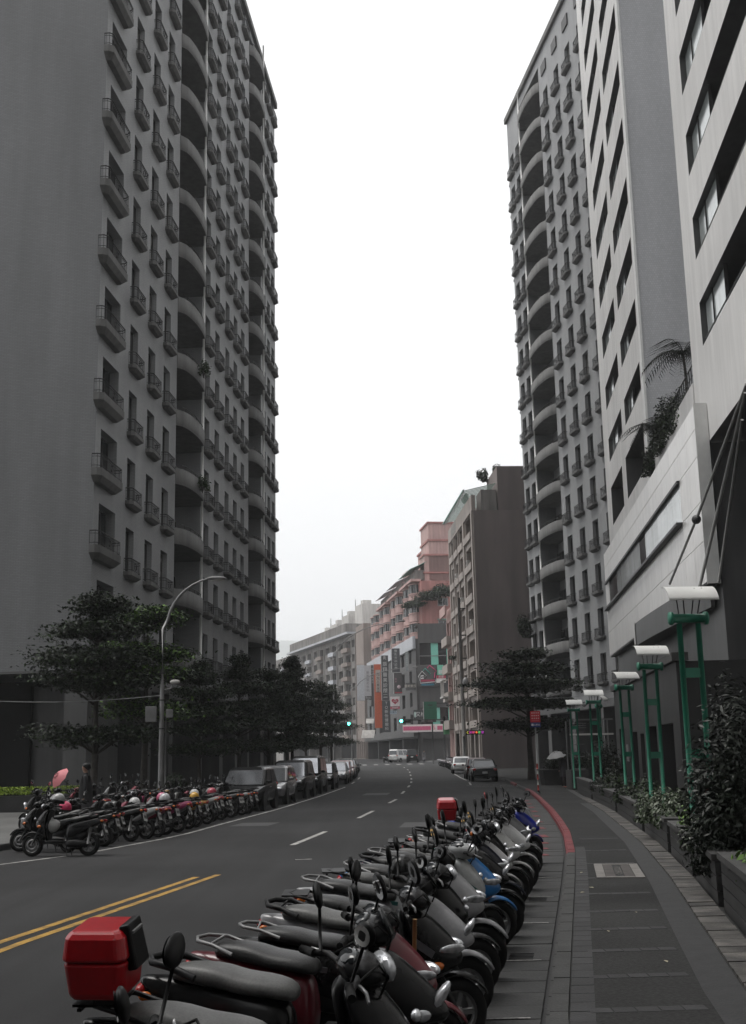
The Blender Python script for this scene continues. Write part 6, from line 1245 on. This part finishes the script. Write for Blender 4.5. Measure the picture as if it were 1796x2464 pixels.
T, w_, h = sign('broad silver vertical sign at the end of the shopping block', 860, 877, 1600, 1686, 210, (.40, .41, .43))
T, w_, h = sign('thin sign strip with grey characters beside the orange sign', 894, 901, 1600, 1700, 206, (.08, .08, .08)); vtext(T, '婚紗攝影設計', .42, WHT, 0, h * .4)
T, w_, h = sign('pale window lettering strip on the dark mall wall', 977, 982, 1568, 1615, 189, (.20, .22, .22)); vtext(T, '▪▪▪▪▪▪', .32, WHT, 0, h * .4)
T, w_, h = sign('row of pale letters on the dark mall wall', 977, 1000, 1643, 1661, 188, (.06, .06, .06)); htext(T, '藝術教室', .5, (.52, .48, .42), 0, .05)
T, w_, h = sign('dark banner sign with white characters and a pale oval', 996, 1021, 1708, 1731, 184.5, (.022, .024, .024)); htext(T, '又林', .78, WHT, .25, 0); m_ = MB(); m_.lathe([(0, -.02), (.3, -.02), (.3, 0)], 'Y', (0, 0, 0), 16); o = m_.build('oval', flat((.35, .45, .42)), T); o.scale = (.6, 1, 1.5); o.location = (-w_ * .36, 0, 0)
T, w_, h = sign('long pink and white convenience store fascia', 970, 1066, 1742, 1762, 184.2, (.52, .48, .47), .5); m_ = MB(); m_.box(-w_ * .49, w_ * .20, -.04, 0, -h * .28, h * .26); m_.build('pink_band', flat((.52, .09, .19)), T); m_ = MB(); m_.box(w_ * .36, w_ * .49, -.04, 0, -h * .28, h * .26); m_.build('pink_band', flat((.5, .09, .17)), T); htext(T, 'S', .8, (.5, .05, .08), w_ * .28, 0, -.05)
T, w_, h = sign('large green road sign board on the right arm', 1021, 1051, 1688, 1731, 150, (.012, .085, .05), .08, edge=(.4, .4, .4)); m_ = MB(); m_.box(-.3, .3, -.02, 0, h * .27, h * .33); m_.build('print', M_TXT, T); m_ = MB(); m_.box(-.25, .25, -.02, 0, h * .12, h * .14); m_.build('print', M_TXT, T)
m_ = MB(); m_.tube([(.2, .1, -h / 2), (.2, .1, at(1040, 1838, 150).z - T.location.z)], .08, 8); m_.build('post', M_IRON, T); m_ = MB(); m_.box(w_ / 2, w_ / 2 + 2.2, .02, .1, h * .38, h * .42); m_.build('arm', M_IRON, T)
T, w_, h = sign('dark strip with pale letters under the green road sign', 1022, 1050, 1732, 1738, 150, (.03, .03, .032), .08); htext(T, '▪▪▪▪▪', .22, (.45, .35, .33), 0, 0)
T, w_, h = sign('small tilted green sign by the right crossing', 1068, 1082, 1741, 1767, 140, (.09, .30, .14), .06, R(-8)); m_ = MB(); m_.tube([(0, .06, -h / 2), (0, .06, -4.2)], .05, 6); m_.build('post', M_STEEL, T)
# neon house sign on the corner wing
a, b_ = at(1007, 1647, 185.6), at(1050, 1602, 185.6); T = thing('shop_sign', 'house-shaped sign in white, teal and pink outlines on the corner wing', 'sign', ((a.x + b_.x) / 2, 185.6, (a.z + b_.z) / 2), 0, 'shop signs on the far buildings'); k = (b_.x - a.x) / 10; m_ = MB(); m_.box(-5.2 * k, 7.6 * k, .1, .3, -6.2 * k, 5.6 * k); m_.build('board', M_MALL, T)
def outline(pts, c, r, name): m_ = MB(); m_.tube([(x * k, 0, z * k) for x, z in pts], r * k, 5); m_.build(name, flat(c, .5), T)
outline([(-3.9, -3.2), (-4.8, -.6), (-2.8, 2.2), (-.6, -.2), (-1.3, -1.3), (-1.2, -.6)], (.6, .6, .6), .22, 'white_outline'); outline([(-3.9, -.8), (-3.9, -4.3), (5, -3.6), (4.2, -2.6), (5.2, -3.6), (4.4, -4.6)], (.62, .6, .6), .24, 'white_outline'); outline([(-2.1, 2.4), (-1.2, 3.8), (1.7, .6), (1.2, .1)], (.06, .34, .28), .22, 'teal_outline'); outline([(.1, 3.8), (1.4, 5.3), (5.2, 1.9), (4.2, 1.4), (3.9, -1.6)], (.45, .06, .15), .3, 'pink_outline')
for x, z in ((-3.2, -.4), (-2.4, -.3), (-3.2, -1.7), (-2.4, -1.6)): m_ = MB(); m_.box(x * k - .12, x * k + .12, -.03, .03, z * k - .1, z * k + .1); m_.build('house_window', flat((.6, .6, .6)), T)
m_ = MB(); m_.box(-3.6 * k, 4 * k, -.03, .05, -3.5 * k, -2.4 * k); m_.build('crimson_band', flat((.3, .03, .07)), T); m_ = MB(); m_.box(-3.4 * k, 3.6 * k, -.03, .05, -5.6 * k, -4.6 * k); m_.build('blue_band', flat((.03, .14, .2)), T)
T, w_, h = sign('red and white small sign beside the house sign', 1051, 1073, 1625, 1643, 185.2, (.5, .48, .47)); m_ = MB(); m_.box(-w_ / 2, w_ / 2, -.03, 0, h * .1, h / 2); m_.build('red_half', flat((.36, .03, .07)), T); htext(T, '房屋', .42, WHT, 0, h * .3, -.045)
T, w_, h = sign('green sign with a pale square below the teal panels', 1053, 1067, 1600, 1624, 185.3, (.12, .36, .26)); m_ = MB(); m_.box(-w_ * .3, w_ * .3, -.03, 0, -h * .38, 0); m_.build('pale_square', flat((.45, .5, .48)), T)
# running-letter LED board
a = at(1112, 1763, 108); T = thing('led_board', 'narrow black LED board with coloured letters under the brown block', 'sign', (a.x + .9, 108, a.z), 0); m_ = MB(); m_.box(-.55, 1.15, 0, .2, -.19, .19); m_.build('case', M_IRON, T)
for i, (ch, c) in enumerate([('C', (.9, .8, .1)), ('好', (.8, .1, .6)), ('鮮', (.9, .1, .3)), ('●', (.9, .2, .05)), ('歡', (.2, .8, .2)), ('迎', (.7, .1, .7))]): text('lettering', ch, .25, mat('led', c, .5, emit=.55, var=0), T, (-.38 + i * .27, -.012, -.01), (R(90), 0, 0))
T2 = thing('shop_post', 'thin pale post under the LED board', 'post', (a.x + .2, 108.4, gz(108))); m_ = MB(); m_.tube([(0, 0, 0), (0, 0, a.z - gz(108) - .33)], .09, 8); m_.build('post', M_STEEL, T2)
# awnings over the far shops
for i, (px, py, Y) in enumerate([(886, 1766, 203), (890, 1735, 205)]):
    p = at(px, py, Y); T = thing('awning', ['pale slanted awning over a far shop', 'small pale awning above the larger one'][i], 'awning', p, R(8)); s_ = (1.3, .8)[i]; m_ = MB(); m_.add([(-s_, -.8, -s_ * .5), (s_ * .7, -.8, -s_ * .5), (s_, .2, s_ * .5), (-s_ * .7, .2, s_ * .5), (-s_, -.8, -s_ * .55), (s_ * .7, -.8, -s_ * .55), (s_, .2, s_ * .45), (-s_ * .7, .2, s_ * .45)], [(0, 1, 2, 3), (7, 6, 5, 4), (0, 4, 5, 1), (1, 5, 6, 2), (3, 7, 4, 0)]); m_.build('sheet', M_CONW, T); m_ = MB(); m_.tube([(-s_ * .9, -.78, -s_ * .5), (-s_ * .6, .2, -s_ * .55)], .03, 5); m_.build('strut', M_STEEL, T)
# ------------------------------------------------------------------ haze
hz = MB(); hz.box(-3500, 3500, -60, 5200, -2, 480); HZ = hz.build('haze', []); HZ['kind'] = 'stuff'
hm = bpy.data.materials.new('haze'); hm.use_nodes = True; t = hm.node_tree; t.nodes.clear(); pv = t.nodes.new('ShaderNodeVolumePrincipled'); om = t.nodes.new('ShaderNodeOutputMaterial')
pv.inputs['Color'].default_value = (.96, .98, 1, 1); pv.inputs['Density'].default_value = .0004; pv.inputs['Anisotropy'].default_value = .2; t.links.new(pv.outputs[0], om.inputs['Volume']); HZ.data.materials.append(hm)
bpy.data.scenes.remove(TS)
